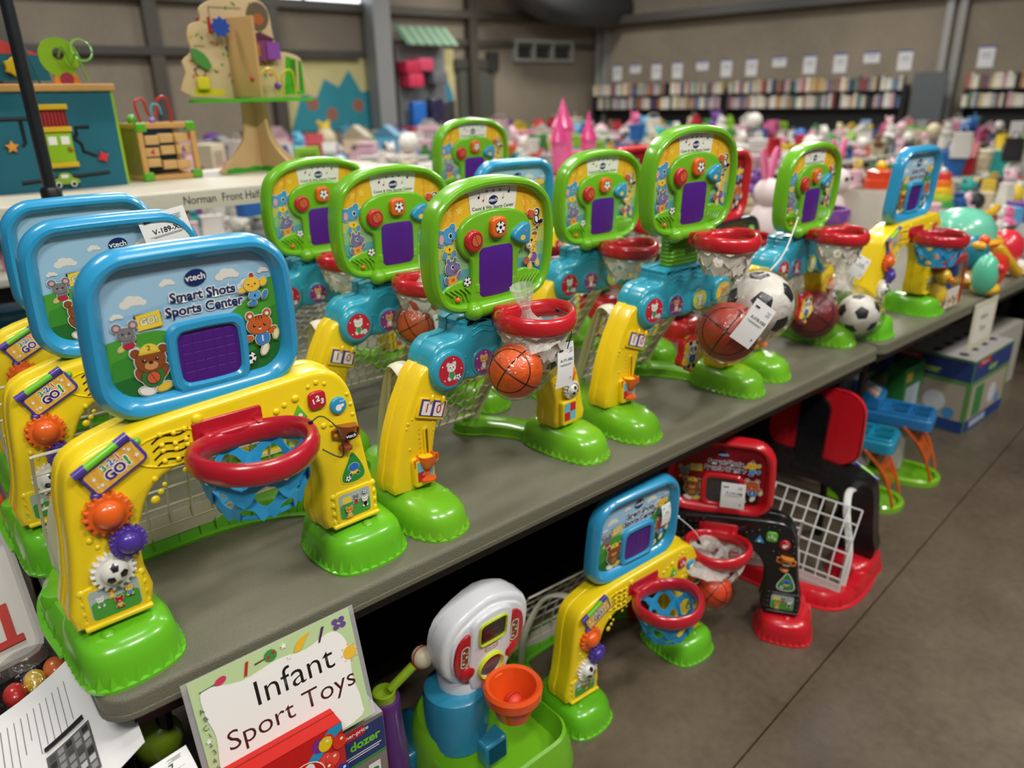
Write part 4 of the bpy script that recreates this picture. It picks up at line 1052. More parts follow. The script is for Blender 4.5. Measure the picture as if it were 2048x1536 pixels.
basketball('orange ball hanging in a bag under the white net of the red floor toy', (1.505, .0, .215), .052, H('DD4A20'))
soccer_ball('soccer ball hanging under the white net of the red floor toy', (1.47, .075, .27), .045)
film_bag('long clear bag hanging from the hoop of the red floor toy', [(1.505, .0, .215, .056), (1.485, .04, .28, .05)], ((1.49, .03, .29), (1.50, .02, .37), .03))
cable_tie('white cable tie sticking up from the hoop of the red floor toy', [(1.47, .02, .36), (1.44, .03, .42), (1.40, .06, .47)], H('D8D8D4'))
cable_tie('long white cable tie across the hoop of the tall green toy', [(1.60, -.02, 1.13), (1.66, -.02, 1.17), (1.74, .0, 1.24)], H('D8D0CC'), .002)

# ================================================================ sign, boxes and floor toys at the front
t = thing('hanging_sign', 'clear sleeved paper sign reading Infant Sport Toys on the near table edge', 'sign', (.248, .005, .74))
def curl(x, v):  # v 0 top .. 1 bottom
    return (x, -.004 - .045 * v, -.012 - .205 * v)
q = M()
for dx, y0, nm in ((0, -.003, 0), (.004, .0, 1)): pass
rings = [[(x, curl(0, v)[1] + dy, curl(0, v)[2]) for x, dy in ((-.146, 0), (.146, 0), (.146, .002), (-.146, .002))] for v in [k / 10 for k in range(11)]]
q.add(*loft(rings), H('F0F0F0')); q.build('clear_sleeve', mat('sleeve_film', .1, .6, alpha=.22, var=0), t)
q = M(); rings = [[(x, curl(0, v)[1] + dy, curl(0, v)[2]) for x, dy in ((-.137, -.001), (.137, -.001), (.137, -.0005), (-.137, -.0005))] for v in [k / 10 for k in range(11)]]
q.add(*loft(rings), H('B8CE98')); q.build('paper_sheet', PAPER, t)
a = A(); a.layer = .0
fl(a, cat([(-.118, -.02), (-.06, -.034), (0, -.028), (.05, -.034), (.10, -.026), (.122, -.06), (.118, -.12), (.124, -.17), (.10, -.20), (-.11, -.20), (-.122, -.16), (-.116, -.10), (-.123, -.06)], 4), H('EDEBE6'))
tx(a, 'Infant', .060, .022, -.068, INK, .0, -.004, sx=1.05); tx(a, 'Sport Toys', .046, .010, -.120, H('4A1A1A'), 0, -.003, sx=1.1)
fl(a, circ(-.09, -.018, .010, 12, .006, ro=.3), H('C83A5C')); fl(a, [(-.124, -.022), (-.098, -.02), (-.098, -.0185), (-.124, -.0205)], H('3A5A30'))
fl(a, [(-.055, -.03), (-.05, -.03), (-.043, -.008), (-.048, -.008)], H('B83028')); fl(a, circ(-.008, -.016, .011, 10, .010), H('3E8A44')); fl(a, circ(-.012, -.018, .003, 8), H('B83028')); fl(a, circ(-.003, -.013, .003, 8), H('B83028')); fl(a, [(-.035, -.02), (-.018, -.018), (-.018, -.016), (-.035, -.017)], H('6A4A28'))
fl(a, cat([(.03, -.03), (.04, -.014), (.062, -.008), (.052, -.018), (.042, -.03)], 4), H('E4B42C')); fl(a, [(.072, -.034), (.076, -.034), (.088, -.01), (.083, -.01)], H('4A2A50'))
for x, y in ((.108, -.012), (.12, -.012), (.109, -.022), (.121, -.022)): fl(a, circ(x, y, .006, 10, .005), H('6A4A8C'))
fl(a, circ(.122, -.075, .012, 14), H('E8B83C'))
for k in range(8): fl(a, [(.122 + .014 * cos(k * .785), -.075 + .014 * sin(k * .785)), (.122 + .018 * cos(k * .785 + .08), -.075 + .018 * sin(k * .785 + .08)), (.122 + .014 * cos(k * .785 + .16), -.075 + .014 * sin(k * .785 + .16))], H('E8A030'))
fl(a, [(.01 * cos(x) * 1.0 - .112 + .006 * math.cos(x), -.19 + .016 * sin(x)) for x in [pi * k / 10 for k in range(11)]], H('C84A38'))
for k in range(9): tx(a, 'ABC123456'[k], .012, -.127 + .003 * (k % 2), -.05 - .014 * k, H('5A5A6A'), .3, 0)
for s in (star(.015, -.01, .006), star(.02, -.032, .005), star(-.128, -.1, .005)): fl(a, s, H('F0F0E8'))
for i, p in enumerate(a.v):
    v = (-p[1] - .0) / .205; a.v[i] = (p[0], -.0062 - .045 * v - p[2], -.012 + p[1])
a.build('sign_print', PRINT, t)

def carton(name, label, x0, y0, x1, y1, z1, side, top, front=None, z0=0, group=None):
    t = thing(name, label, 'box', ((x0 + x1) / 2, (y0 + y1) / 2, z0), 0, group); w, d, h = x1 - x0, y1 - y0, z1 - z0
    m = M(); m.add(*box(-w / 2, -d / 2, 0, w / 2, d / 2, h), side); m.add(*box(-w / 2 + .0005, -d / 2 + .0005, h, w / 2 - .0005, d / 2 - .0005, h + .0006), top)
    m.add(*box(-w / 2, -.001, h + .0004, w / 2, .001, h + .0012), tuple(c * .5 for c in top)); m.build('carton', CARD, t)
    if front:
        a = A(); a.T = FR(-d / 2); a.layer = .0004; front(a, w, h); a.build('front_print', PRINT, t)
    return t
def fr_balls(a, w, h):
    fl(a, rrect(0, h - .10, w * .99, .198, .001, 1), H('C81E18')); fl(a, [(w * .5, h - .0), (w * .5, h - .2), (w * .27, h - .2), (w * .19, h - .095), (w * .27, h - .045), (w * .42, h - .0)], H('2A94C0'))
    fl(a, [(w * .5, h - .012), (w * .5, h - .2), (w * .33, h - .2), (w * .30, h - .06)], H('B82A2A'))
    rr = random.Random(3)
    for k in range(26):
        x, y = w * (.34 + .16 * rr.random()), h - .02 - .17 * rr.random(); c = rr.choice((H('D8381C'), H('E8561C'), H('E8C81C'), H('7A2E8A'), H('2A3A9A'), H('E84A3A'))); fl(a, circ(min(x, w * .47), y, .0125, 14, .015), c); fl(a, circ(min(x, w * .47) + .004, y + .005, .003, 8), WHITE)
    fl(a, circ(w * .245, h - .075, .036, 28), WHITE); fl(a, circ(w * .245, h - .075, .034, 28), H('C81E18'))
    tx(a, '20', .036, w * .245, h - .060, WHITE, 0, .05); tx(a, 'Soft Air-Filled', .0105, w * .245, h - .080, WHITE, 0, .02); tx(a, 'Balls', .0105, w * .245, h - .090, WHITE, 0, .02); tx(a, 'Included!', .0105, w * .245, h - .100, WHITE, 0, .02)
    tx(a, 'PACK!', .040, w * .02, h - .055, WHITE, 0, .05); fl(a, circ(w * .06, h - .12, .03, 18, .022), WHITE); fl(a, circ(w * .06, h - .12, .027, 18, .019), INK)
bx = carton('ball_pack_box', 'red carton of play balls standing under the hanging sign', .02, -.074, .315, -.020, .575, H('B01C16'), H('C82018'), fr_balls)
def fr_doz(a, w, h):
    fl(a, rrect(0, h - .045, w * .98, .075, .001, 1), H('2E3A6A')); fl(a, rrect(-w * .2, h - .014, w * .55, .02, .005), H('B82028')); tx(a, 'fisher-price', .0125, -w * .15, h - .014, WHITE, 0, .015)
    tx(a, 'dozer', .026, .005, h - .042, H('6CBC3C'), 0, .04, H('1A2450'), .05); fl(a, rrect(0, h - .062, w * .8, .002, .0005, 1), WHITE); fl(a, rrect(0, h - .067, w * .7, .002, .0005, 1), WHITE)
    fl(a, rrect(0, h - .085, w * .98, .006, .001, 1), H('3A8A3A')); fl(a, rrect(-w * .2, h - .12, .02, .045, .001, 1), H('D8D0C4')); fl(a, rrect(w * .2, h - .12, .025, .035, .001, 1), H('E0DCD4')); fl(a, circ(w * .2, h - .12, .009, 12, .006), H('2A7A6A'))
carton('toy_carton', 'grey and navy carton with a white flap right of the red carton', .322, -.03, .415, .05, .50, H('7A7468'), H('B0AEA8'), fr_doz)
q = M(); q.add(*prism([(-.045, -.04), (.045, -.04), (.045, .02), (.02, .038), (-.02, .038), (-.045, .02)], 0, .0015), H('B8B6B0')); q.add(*prism(circ(0, .005, .025, 5, a0=.3), .0014, .002), INK)
# --- white and red electronic hoop
t = thing('electronic_hoop_toy', 'white and red electronic basketball stand with an orange hoop', 'toy', (.735, .15, 0)); WH = H('E4E6EA'); BL = H('2E86A8'); LG = H('6FB020'); OR = H('E8561C'); RD = H('B01822')
q = M(); q.add(*loft([[(x * s, y * s + .03 * (1 - s), z) for x, y in rrect(.04, -.04, .34, .30, .07, 6)] for s, z in ((1, 0), (1, .02), (.97, .06), (.93, .10), (.90, .105), (.86, .06), (.84, .045))]), LG)
q.add(*loft([[(x * s - .0, y * s + .01, z) for x, y in circ(-.02, .02, .105, 28)] for s, z in ((1.1, .0), (1.05, .10), (.98, .15), (.9, .165), (.5, .17))]), LG); q.add(*box(.03, .06, .0, .10, .10, .36, .01), LG)
q.build('base', PLAS, t)
q = M(TR((-.035, .0, 0))); q.add(*lathe([(.078, .12), (.078, .24), (.074, .262), (.066, .268), (.05, .27)], 32), BL); q.add(*box(.0, -.11, .085, .066, -.02, .15, .008), BL); q.add(*box(.008, -.1115, .095, .058, -.108, .142), H('124A60')); q.build('column', PLAS, t)
q = M(TR((-.02, .0, 0))); q.add(*lathe([(.052, .262), (.056, .30), (.05, .33)], 24), WH); q.build('neck', PLAS, t)
TB = FR(-.045, .022, .395, tilt=radians(8))
o8 = cat([(-.055, -.118), (.055, -.118), (.085, -.09), (.118, -.045), (.125, .02), (.108, .075), (.06, .108), (.0, .125), (-.06, .108), (-.108, .075), (-.125, .02), (-.118, -.045), (-.085, -.09)], 2)
q = M(TB); q.add(*prism(offs(o8, .004), -.055, -.02, .01), WH); q.add(*prism(o8, -.035, .010, .012, 3), WH); q.add(*prism(offs(o8, .02), .005, .016, .004), WH); q.add(*prism(cat([(-.05, -.115), (.05, -.115), (.058, .03), (.052, .085), (0, .10), (-.052, .085), (-.058, .03)], 3), .01, .026, .006), WH)
bb = q.build('backboard', PLAS, t)
for s in (-1, 1):
    q = M(TB); q.add(*prism(cat([(s * .058, .055), (s * .09, .045), (s * .10, -.01), (s * .085, -.065), (s * .05, -.10), (s * .045, -.07), (s * .062, -.05)], 3), .012, .022, .003), RD); q.add(*sphere((s * .062, -.055, .022), .021, 14, 8, rz=.008), RD); q.build('side_panel', PLAS, bb)
    a = A(); a.T = TB; a.layer = .0222; fl(a, rrect(s * .072, .0, .022, .062, .009), WHITE); fl(a, rrect(s * .072, .0, .018, .057, .007), H('6A4A38'))
    for k in range(9): fl(a, circ(s * .072 + .004 * (-1) ** k, -.023 + k * .0057, .0035, 8), (H('D89048'), H('F0D8B8'), H('8A4A2C'))[k % 3])
    fl(a, circ(s * .062, -.055, .0045, 10), WHITE) if False else None
    a.build('crowd_sticker', PRINT, bb)
q = M(TB); so = rrect(0, .045, .078, .066, .012, bulge=.04); q.add(*ringprof(so, offs(so, .005), [(0, .02), (0, .03), (.5, .032), (1, .03), (1, .024)]), H('B8C820')); q.add(*prism(offs(so, .004), .02, .0268), H('1C1416'))
for x in (-.014, .012):
    for y in (.026, .045, .064): q.add(*box(x - .008, y - .0015, .0268, x + .008, y + .0015, .0272), H('4A2A2C'))
    for dx in (-.009, .009):
        for y in (.0355, .0545): q.add(*box(x + dx - .0012, y - .007, .0268, x + dx + .0012, y + .007, .0272), H('3A2224'))
q.build('display', PLAS, bb)
q = M(TB); hp = circ(0, -.062, .037, 30); q.add(*ringprof(hp, offs(hp, .006), [(0, .02), (0, .032), (.5, .035), (1, .032), (1, .015)]), H('D0D828')); q.add(*ringprof(offs(hp, .006), offs(hp, .012), [(0, .02), (0, .028), (1, .0)]), WH); q.add(*prism(offs(hp, .007), .004, .0265), H('5A5560')); q.build('ball_opening', PLAS, bb)
a = A(); a.T = TB; a.layer = .0265; fl(a, rrect(0, -.007, .038, .016, .008), H('B01822')); fl(a, rrect(0, -.007, .034, .012, .006), WHITE); tx(a, 'little tikes', .008, 0, -.007, INK, 0, .015); a.build('badge', PRINT, bb)
q = M(TR((.034, -.128, -.014))); q.add(*lathe([(.030, .235), (.040, .24), (.052, .285), (.066, .295), (.068, .318), (.062, .326), (.054, .322), (.050, .30), (.040, .25), (.0, .247)], 36), OR); q.add(*box(-.035, .05, .27, .035, .075, .315, .004), OR); q.build('hoop', PLAS, t)
tq = thing('small_basketball', 'small red basketball lying in the orange hoop', 'ball', (.769, .022, .258))
q = M(); q.add(*sphere((0, 0, 0), .0225, 18, 12), H('D83A24')); q.build('ball', RUB, tq); q = M(); 
for P in ([(cos(x), sin(x), 0) for x in [2 * pi * i / 24 for i in range(24)]], [(cos(x), 0, sin(x)) for x in [2 * pi * i / 24 for i in range(24)]]): q.add(*tube([tuple(Vector(p) * .0224) for p in P], .0009, 4, True), INK)
q.build('seams', RUB, tq)
# --- purple and green batting toy
t = thing('batting_toy', 'purple and lime batting toy with a ball on its arm, left of the white stand', 'toy', (.535, .19, 0))
q = M(); q.add(*lathe([(.055, 0), (.055, .05), (.046, .07), (.042, .09), (.044, .14), (.038, .20), (.034, .27), (.036, .285), (.034, .30)], 26), H('5A2A72')); q.build('post', PLAS, t)
q = M(); q.add(*lathe([(.026, .292), (.026, .318), (.022, .32), (.02, .304), (.0, .302)], 20), H('88A820')); q.add(*tube([(.015, 0, .312), (.075, -.01, .352)], .011, 10), H('88A820')); q.build('swing_arm', PLAS, t)
q = M(TR((.098, -.014, .365))); q.add(*sphere((0, 0, 0), .026, 20, 14), H('C8C0A4')); q.add(*tube([(.0262 * cos(x), .0262 * sin(x), .004) for x in [2 * pi * i / 24 for i in range(24)]], .0018, 4, True), H('B02028'), rot(1.3, 'X')); q.build('ball', SATIN, t)
q = M(); q.add(*box(.02, .0, 0, .14, .14, .09, .01), H('1E6A86')); q.build('plinth', PLAS, t)

# ================================================================ left end: papers, tray and heaped toys
t = thing('instruction_sheet', 'large curled white instruction sheet hanging off the near left table corner', 'paper', (0, .1, .68))
q = M(); P = lambda u, v: (.06 - .30 * v - .02 * u, .24 - .34 * u - .05 * v, -.015 - .05 * v - .03 * sin(pi * v) - .03 * (1 - u) * v)
rings = [[tuple(Vector(P(k / 10, v)) + Vector((0, 0, dz))) for k, dz in [(i, 0) for i in range(11)] + [(i, -.0006) for i in range(10, -1, -1)]] for v in [k / 10 for k in range(11)]]
q.add(*loft(rings), H('E6E6E4')); q.build('sheet', PAPER, t)
a = A(); a.layer = .0
def pr_rect(u0, v0, u1, v1, c):
    vs = []; n = 6
    for i in range(n + 1):
        for j in range(n + 1):
            p = P(u0 + (u1 - u0) * i / n, v0 + (v1 - v0) * j / n); vs.append((p[0], p[1], p[2] + .0008 + a.layer))
    a.layer += .0001
    a.add(vs, [(i * (n + 1) + j, (i + 1) * (n + 1) + j, (i + 1) * (n + 1) + j + 1, i * (n + 1) + j + 1) for i in range(n) for j in range(n)], c)
rr = random.Random(5)
for k in range(14): pr_rect(.14, .26 + k * .034, .14 + .22 + .16 * rr.random(), .264 + k * .034, H('8A8A8A'))
pr_rect(.10, .82, .42, .826, INK); pr_rect(.56, .2, .9, .42, H('5A5A5A'))
for i in range(6):
    for j in range(5): pr_rect(.575 + i * .054, .21 + j * .042, .615 + i * .054, .24 + j * .042, rr.choice((H('2A2A2A'), H('8A8A8A'), H('B8B8B8'), H('484848'))))
pr_rect(.50, .22, .53, .42, INK); pr_rect(.62, .70, .68, .74, H('3A3A3A'))
a.build('print', PRINT, t)
price_tag('small folded paper tag below the near table corner', FR(-.02, .045, .60, roll=.1, tilt=-.8), .10, .05, code='08-17', name='paper_tag')
q = M(); q.add(*sphere((0, 0, 0), .04, 18, 12, rz=.045), H('7A9A20')); q.add(*lathe([(.012, .04), (.014, .055), (.0, .056)], 10), H('5A7A18')); o = q.build('green_toy_ball', PLAS); o.location = (.075, .12, .555); tag(o, 'olive green ball under the near table corner beside the papers', 'ball')
t = thing('storage_crate', 'dark crate on the floor at the left end of the tables', 'crate', (-.19, .62, 0))
q = M(); DK = H('14161A')
for bx_ in ((-.20, -.62, 0, .17, -.60, .52), (-.20, .60, 0, .17, .62, .52), (-.20, -.62, 0, -.18, .62, .52), (.15, -.62, 0, .17, .62, .52), (-.2, -.62, 0, .17, .62, .30)): q.add(*box(*bx_), DK)
q.build('body', SATIN, t)
t = thing('number_tray', 'frosted white tray with red number cut outs leaning in the left crate', 'tray', (-.10, .66, .57))
T1 = rot(radians(28), 'X') @ rot(radians(-12), 'Y')
q = M(T1 @ TR((0, 0, .07))); ot = rrect(0, 0, .20, .34, .03, 3); q.add(*ringprof(ot, offs(ot, .014), [(0, -.03), (0, .012), (.5, .016), (1, .012), (1, -.02)]), H('BEBAB2')); q.add(*prism(offs(ot, .013), -.022, -.018), H('C8C4BC')); q.build('tray', SATIN, t)
q = M(T1 @ TR((0, 0, .07))); 
for x in (-.03, .045): q.add(*box(x - .008, -.10, -.018, x + .008, -.02, -.012), H('B02A1C')); q.add(*box(x - .03, -.115, -.018, x + .02, -.10, -.012), H('B02A1C'))
q.build('number', SATIN, t)
def heap(name, label, cat_, loc, build, mt=PLAS, rz=0):
    m = M(); build(m); o = m.build(name, mt); o.location = loc; o.rotation_euler = (0, 0, rz); return tag(o, label, cat_)
heap('orange_tunnel_toy', 'crumpled orange ribbed toy above the white number tray', 'toy', (-.07, .90, .60), lambda m: [m.add(*tube(cat([(-.10, -.08, 0), (.0, -.12 + .02 * k, .02), (.09, .0, .03), (.02, .1, .02), (-.09, .06, 0)], 4), .025, 8, True), H('D8481C'), TR((.0, 0, .018 * k))) for k in range(4)])
heap('clear_toy_dome', 'clear bag of red and yellow toys beside the number tray', 'bag', (-.055, .42, .50), lambda m: m.add(*sphere((0, 0, .05), .075, 20, 12, rz=.06), WHITE), FILM)
for k, (c, n_) in enumerate(((H('C83028'), 'red'), (H('D8B020'), 'yellow'), (H('D87038'), 'orange'))): heap('toy_block', n_ + ' piece inside the clear bag near the table corner', 'toy', (-.09 + k * .035, .41 + .015 * k, .545), lambda m: m.add(*sphere((0, 0, 0), .02, 12, 8, ry=.028), c))
heap('blue_toy_whale', 'dark blue rounded toy in the crate below the number tray', 'toy', (-.20, .20, .50), lambda m: (m.add(*sphere((0, 0, 0), .15, 24, 14, ry=.18, rz=.09), H('0F3450')), m.add(*sphere((.06, -.14, .06), .012, 10, 8), WHITE), m.add(*sphere((-.03, -.15, .06), .012, 10, 8), WHITE)))
t = thing('folding_table', 'grey folding table behind the left rows, below the white shelf', 'table', (1.2, 1.86, 0))
q = M(); q.add(*prism(rrect(0, 0, 2.7, .70, .045, 6), .698, .74, .01, 3), H('7C7A66')); q.build('table_top', TABTOP, t)
for s in (-1, 1):
    for r in (-1, 1): q = M(); q.add(*tube([(s * 1.15, r * .28, 0), (s * 1.15, r * .28, .70)], .013, 8), H('0C0C0C')); q.build('leg', METAL, t)
heap('red_dome_toy', 'red domed toy with a blue knob behind the left blue backboards', 'toy', (.12, 1.63, .74), lambda m: (m.add(*lathe([(.19, 0), (.19, .05), (.15, .09), (.06, .12), (0, .125)], 32), H('A01824')), m.add(*lathe([(.17, .082), (.12, .108), (.05, .13), (.0, .131)], 32), H('A8A878')), m.add(*lathe([(.04, .125), (.045, .135), (.04, .155), (.03, .16), (0, .158)], 20), H('3A94B8'))))
heap('wrapped_blue_toy', 'blue and red toy in clear wrap at the far left', 'toy', (.28, 2.02, .74), lambda m: (m.add(*box(-.22, -.1, 0, .2, .1, .05, .02), H('9A1C24')), m.add(*box(-.2, -.09, .05, .2, .1, .12, .02), H('2A8AB4')), m.add(*box(-.18, -.08, .12, .18, .08, .17, .02), H('1E6E94'))))

# ================================================================ white riser shelf with wooden activity toys
t = thing('white_riser_table', 'long white table raised behind, with Norman Front Half handwritten on its edge', 'table', (.35, 1.86, 0))
q = M(); q.add(*prism(rrect(.0, .0, 2.6, .76, .03, 5), 1.235, 1.295, .008, 3), H('C8C2B2')); q.build('table_top', TABTOP, t)
for s in (-1, 1):
    for r in (-1, 1): q = M(); q.add(*tube([(s * 1.2, r * .30, .742 if s > 0 else .0), (s * 1.2, r * .30, 1.24)], .014, 8), H('14161A')); q.build('leg', METAL, t)
    q = M(); q.add(*tube([(s * 1.2, -.30, .80), (s * .85, -.30, 1.235)], .009, 6), H('14161A')); q.build('brace', METAL, t)
a = A(); a.T = FR(-.38); a.layer = .0006; tx(a, 'Norman  Front Half', .036, .46, 1.264, INK, .0, .006, sx=.85); a.build('handwriting', PRINT, t)
# activity cube, large
TE = H('1E6272'); YE = H('D0B020'); LM = H('8AB41C'); WD = H('C89858')
t = thing('large_activity_cube', 'large teal wooden activity cube with lime door at far left on the white table', 'toy', (.44, 2.02, 1.295), radians(3))
q = M(); q.add(*box(-.20, -.18, 0, .18, .18, .298), TE); q.build('body', WOOD, t)
q = M(); q.add(*box(.18, -.18, 0, .188, .18, .30), LM); q.build('lime_side', WOOD, t)
q = M(); q.add(*box(-.21, -.182, 0, -.20, .18, .30), YE); q.build('yellow_side', WOOD, t)
q = M(); q.add(*box(-.215, -.19, .298, .195, .19, .32, .004), WD); q.build('lid', WOOD, t)
F = FR(-.18)
q = M(F)
for pts, w in (([(-.15, .22), (-.06, .22)], .007), ([(-.095, .22), (-.095, .15), (-.105, .14)], .007), ([(.045, .155), (.055, .17), (.055, .19), (.095, .19)], .006), ([(.045, .155), (.062, .14), (.065, .115), (.10, .10)], .006), ([(-.13, .03), (.13, .045)], .006)):
    q.add(*tube([(x, y, .0005) for x, y in pts], w, 6, rb=.0012, up=(0, 0, 1)) if False else tube([(x, y, .0) for x, y in pts], .0055, 8), H('15181A'))
q.build('track', WOOD, t)
q = M(F); q.add(*box(-.04, .08, 0, .035, .175, .014, .002), LM); dd = q.build('door', WOOD, t)
q = M(F)
for x in (-.022, .014): q.add(*box(x - .012, .14, .014, x + .012, .165, .0155), WHITE)
q.build('pane', WOOD, dd); q = M(F); q.add(*sphere((.024, .125, .018), .008, 10, 8), H('A0702C')); q.build('door_knob', WOOD, dd)
for y in (.07, .178, .245): q = M(F); q.add(*box(-.046, y, 0, .040, y + .016, .018, .002), YE); q.build('ledge', WOOD, t)
q = M(F); q.add(*box(-.04, .194, 0, .034, .245, .006), H('B83030'))
for k in range(7): q.add(*box(-.034 + k * .0105, .196, .006, -.031 + k * .0105, .243, .008), INK)
q.build('gate', WOOD, t)
q = M(F); q.add(*prism(cat([(-.05, .02), (-.045, .035), (-.03, .037), (-.022, .052), (.005, .052), (.015, .037), (.028, .032), (.028, .018)], 3), .004, .014, .002), H('88A838'))
for x in (-.033, .012): q.add(*prism(circ(x, .018, .009, 14), .014, .018), WHITE); q.add(*prism(circ(x, .018, .006, 12), .018, .019), INK)
q.add(*box(-.02, .038, .014, .0, .048, .015), WHITE); q.build('car_piece', WOOD, t)
q = M(F); q.add(*prism(star(.118, .095, .02, 4, .55, .4), .004, .013, .002), H('C83038')); q.build('dog_piece', WOOD, t)
q = M(F); q.add(*prism(star(-.135, .14, .02, 5, .5), .004, .013, .002), H('D8923C')); q.build('fox_piece', WOOD, t)
q = M(); q.add(*prism([(-.2, .33), (.03, .33), (.02, .41), (-.2, .41)], 0, .008), TE, FR(-.12)); q.add(*prism([(-.2, .41), (.015, .405), (-.16, .475), (-.19, .465)], 0, .009), H('C84040'), FR(-.12)); q.build('picture_board', WOOD, t)
q = M(FR(-.12)); q.add(*ringprof(circ(.065, .40, .058, 26), circ(.065, .41, .018, 26), [(0, 0), (0, .01), (1, .01), (1, 0)]), LM); q.add(*prism([(.035, .32), (.115, .32), (.10, .36), (.045, .36)], 0, .009), H('E09030')); q.add(*prism(circ(.075, .335, .02, 14), .009, .012), H('A03048')); q.build('tree_board', WOOD, t)
q = M(); q.add(*tube(cat([(.06, -.14, .40), (.07, -.17, .43), (.09, -.15, .38), (.10, -.19, .41), (.12, -.16, .36), (.13, -.15, .33)], 5, False), .003, 6), H('6CB424')); q.add(*tube([(.125 + .03 * cos(x), -.16 + .01 * sin(x), .42 + .032 * sin(x)) for x in [2 * pi * k / 20 for k in range(20)]], .003, 6, True), H('6CB424')); q.build('bead_wire', PLAS, t)
q = M(); q.add(*tube(cat([(-.01, -.15, .32), (-.035, -.15, .44), (-.05, -.15, .455), (-.06, -.15, .43), (-.045, -.15, .36)], 5, False), .003, 6), H('1E5A6C')); q.build('bead_wire', PLAS, t)
q = M(FR(-.13)); q.add(*prism(star(-.07, .37, .028, 6, .75), 0, .02, .003), YE); q.build('yellow_gear', WOOD, t)
# small cube
t = thing('small_activity_cube', 'small plywood activity cube with green corners on the white table', 'toy', (.795, 1.99, 1.295), radians(4))
q = M(); e_ = .092
for x in (-1, 1):
    for z in (0, 1): q.add(*box(x * e_ - .009, -.09, z * .175 + .0, x * e_ + .009, .09, z * .175 + .018, .002), WD)
    for y in (-1, 1): q.add(*box(x * e_ - .009, y * .083 - .008, .01, x * e_ + .009, y * .083 + .008, .185, .002), WD)
for z in (0, 1):
    for y in (-1, 1): q.add(*box(-.09, y * .083 - .008, z * .175, .09, y * .083 + .008, z * .175 + .018, .002), WD)
q.add(*box(-.095, -.08, .015, -.088, .08, .18), H('9A8058')); q.add(*box(-.088, .075, .01, .088, .08, .18), H('1A2A34')); q.build('frame', WOOD, t)
for x in (-1, 1):
    for z in (0, 1): q = M(); q.add(*box(x * .086 - .018, -.096, z * .165 - .0, x * .086 + .018, -.07, z * .165 + .03, .005), H('58A820')); q.build('corner_cap', PLAS, t)
for i, (x, z, ch, c) in enumerate(((-.055, .06, '', WD), (0, .05, '', WD), (.05, .048, '', WD), (-.055, .095, '4', H('B83050')), (.055, .10, '6', H('6A3A9A')), (-.05, .135, '', WD), (0, .14, '', WD), (.055, .14, '', WD), (0, .10, '', WD))):
    q = M(); q.add(*box(x - .024, -.075, z - .014, x + .024, -.05, z + .016, .002), H('CCA468')); b_ = q.build('tile', WOOD, t)
    if ch: a = A(); a.T = FR(-.075); a.layer = .0005; tx(a, ch, .03, x, z, c, 0, .03); a.build('number', PRINT, b_)
q = M(); q.add(*tube(cat([(-.05, 0, .19), (-.06, 0, .26), (-.03, 0, .27), (-.02, 0, .225), (.01, 0, .22), (.02, 0, .27), (.05, 0, .275), (.06, 0, .22), (.055, 0, .19)], 5, False), .0045, 8), H('C02830')); q.build('bead_wire', PLAS, t)
q = M(); q.add(*tube(cat([(-.02, -.03, .19), (-.015, -.03, .25), (.01, -.03, .25), (.015, -.03, .22)], 4, False), .003, 6), H('4AB0C8')); q.build('bead_wire', PLAS, t)
q = M(); q.add(*sphere((-.02, -.03, .2), .012, 10, 8), H('9A6AB8')); q.build('bead', PLAS, t); q = M(); q.add(*sphere((-.08, .0, .205), .018, 10, 8), H('58A030')); q.build('bead', PLAS, t)
# tree activity centre
t = thing('tree_activity_center', 'tall plywood tree activity toy on a flared trunk', 'toy', (1.165, 1.98, 1.295), radians(-4)); PW = H('D0B488')
tr = cat([(-.055, .255), (-.06, .18), (-.075, .12), (-.12, .07), (-.17, .03), (-.175, 0), (.175, 0), (.17, .03), (.12, .07), (.075, .12), (.06, .18), (.055, .255)], 3, False)
for an in (0.35, 0.35 + pi / 2):
    q = M(rot(an, 'Z') @ FR(.007)); q.add(*prism(tr, 0, .014, .002), H('C0A070')); pn = q.build('trunk_panel', WOOD, t)
    q = M(rot(an, 'Z') @ FR(.0)); q.add(*prism([(-.172, .001)] + [(-.17 + .0425 * k, .016 + .006 * (k % 2)) for k in range(9)] + [(.172, .001)], -.0075, .0075), H('3A9A24')); q.build('grass_edge', WOOD, pn)
q = M(); q.add(*loft([[(x, y, z) for x, y in circ(0, 0, .235, 40, .15)] for z in (.255, .268)]), H('4AA822')); q.build('platform', WOOD, t)
crown = cat([(-.22, .275), (-.23, .36), (-.235, .40), (-.20, .43), (-.205, .48), (-.19, .52), (-.15, .535), (-.15, .575), (-.10, .605), (-.04, .62), (.03, .62), (.085, .60), (.105, .56), (.11, .50), (.125, .44), (.165, .43), (.21, .41), (.22, .35), (.22, .275)], 3)
q = M(FR(.02)); q.add(*prism(crown, 0, .014, .002), PW); q.build('crown_panel', WOOD, t)
q = M(TR((-.06, 0, 0)) @ rot(radians(-62), 'Z') @ FR(.0)); q.add(*prism([(0, .272), (.13, .272), (.13, .545), (.0, .545)], 0, .012, .002), H('C09A64')); q.build('cross_panel', WOOD, t)
a = A(); a.T = FR(.02); a.layer = .0145; rr = random.Random(9)
fl(a, [(.13, .28), (.213, .28), (.213, .40), (.15, .42)], H('4AA822')); fl(a, [(-.21, .28), (-.1, .28), (-.1, .30), (-.21, .31)], H('D8C028'))
for k in range(70):
    x, y = rr.uniform(-.21, .1), rr.uniform(.33, .60)
    if abs(x) > .14 and y > .5: continue
    fl(a, circ(x, y, .006 + .004 * rr.random(), 8, .004, ro=rr.random() * 3), rr.choice((H('5AA83C'), H('4A8A34'), H('D8A030'), H('5A3A7A'), H('C86A3C'))))
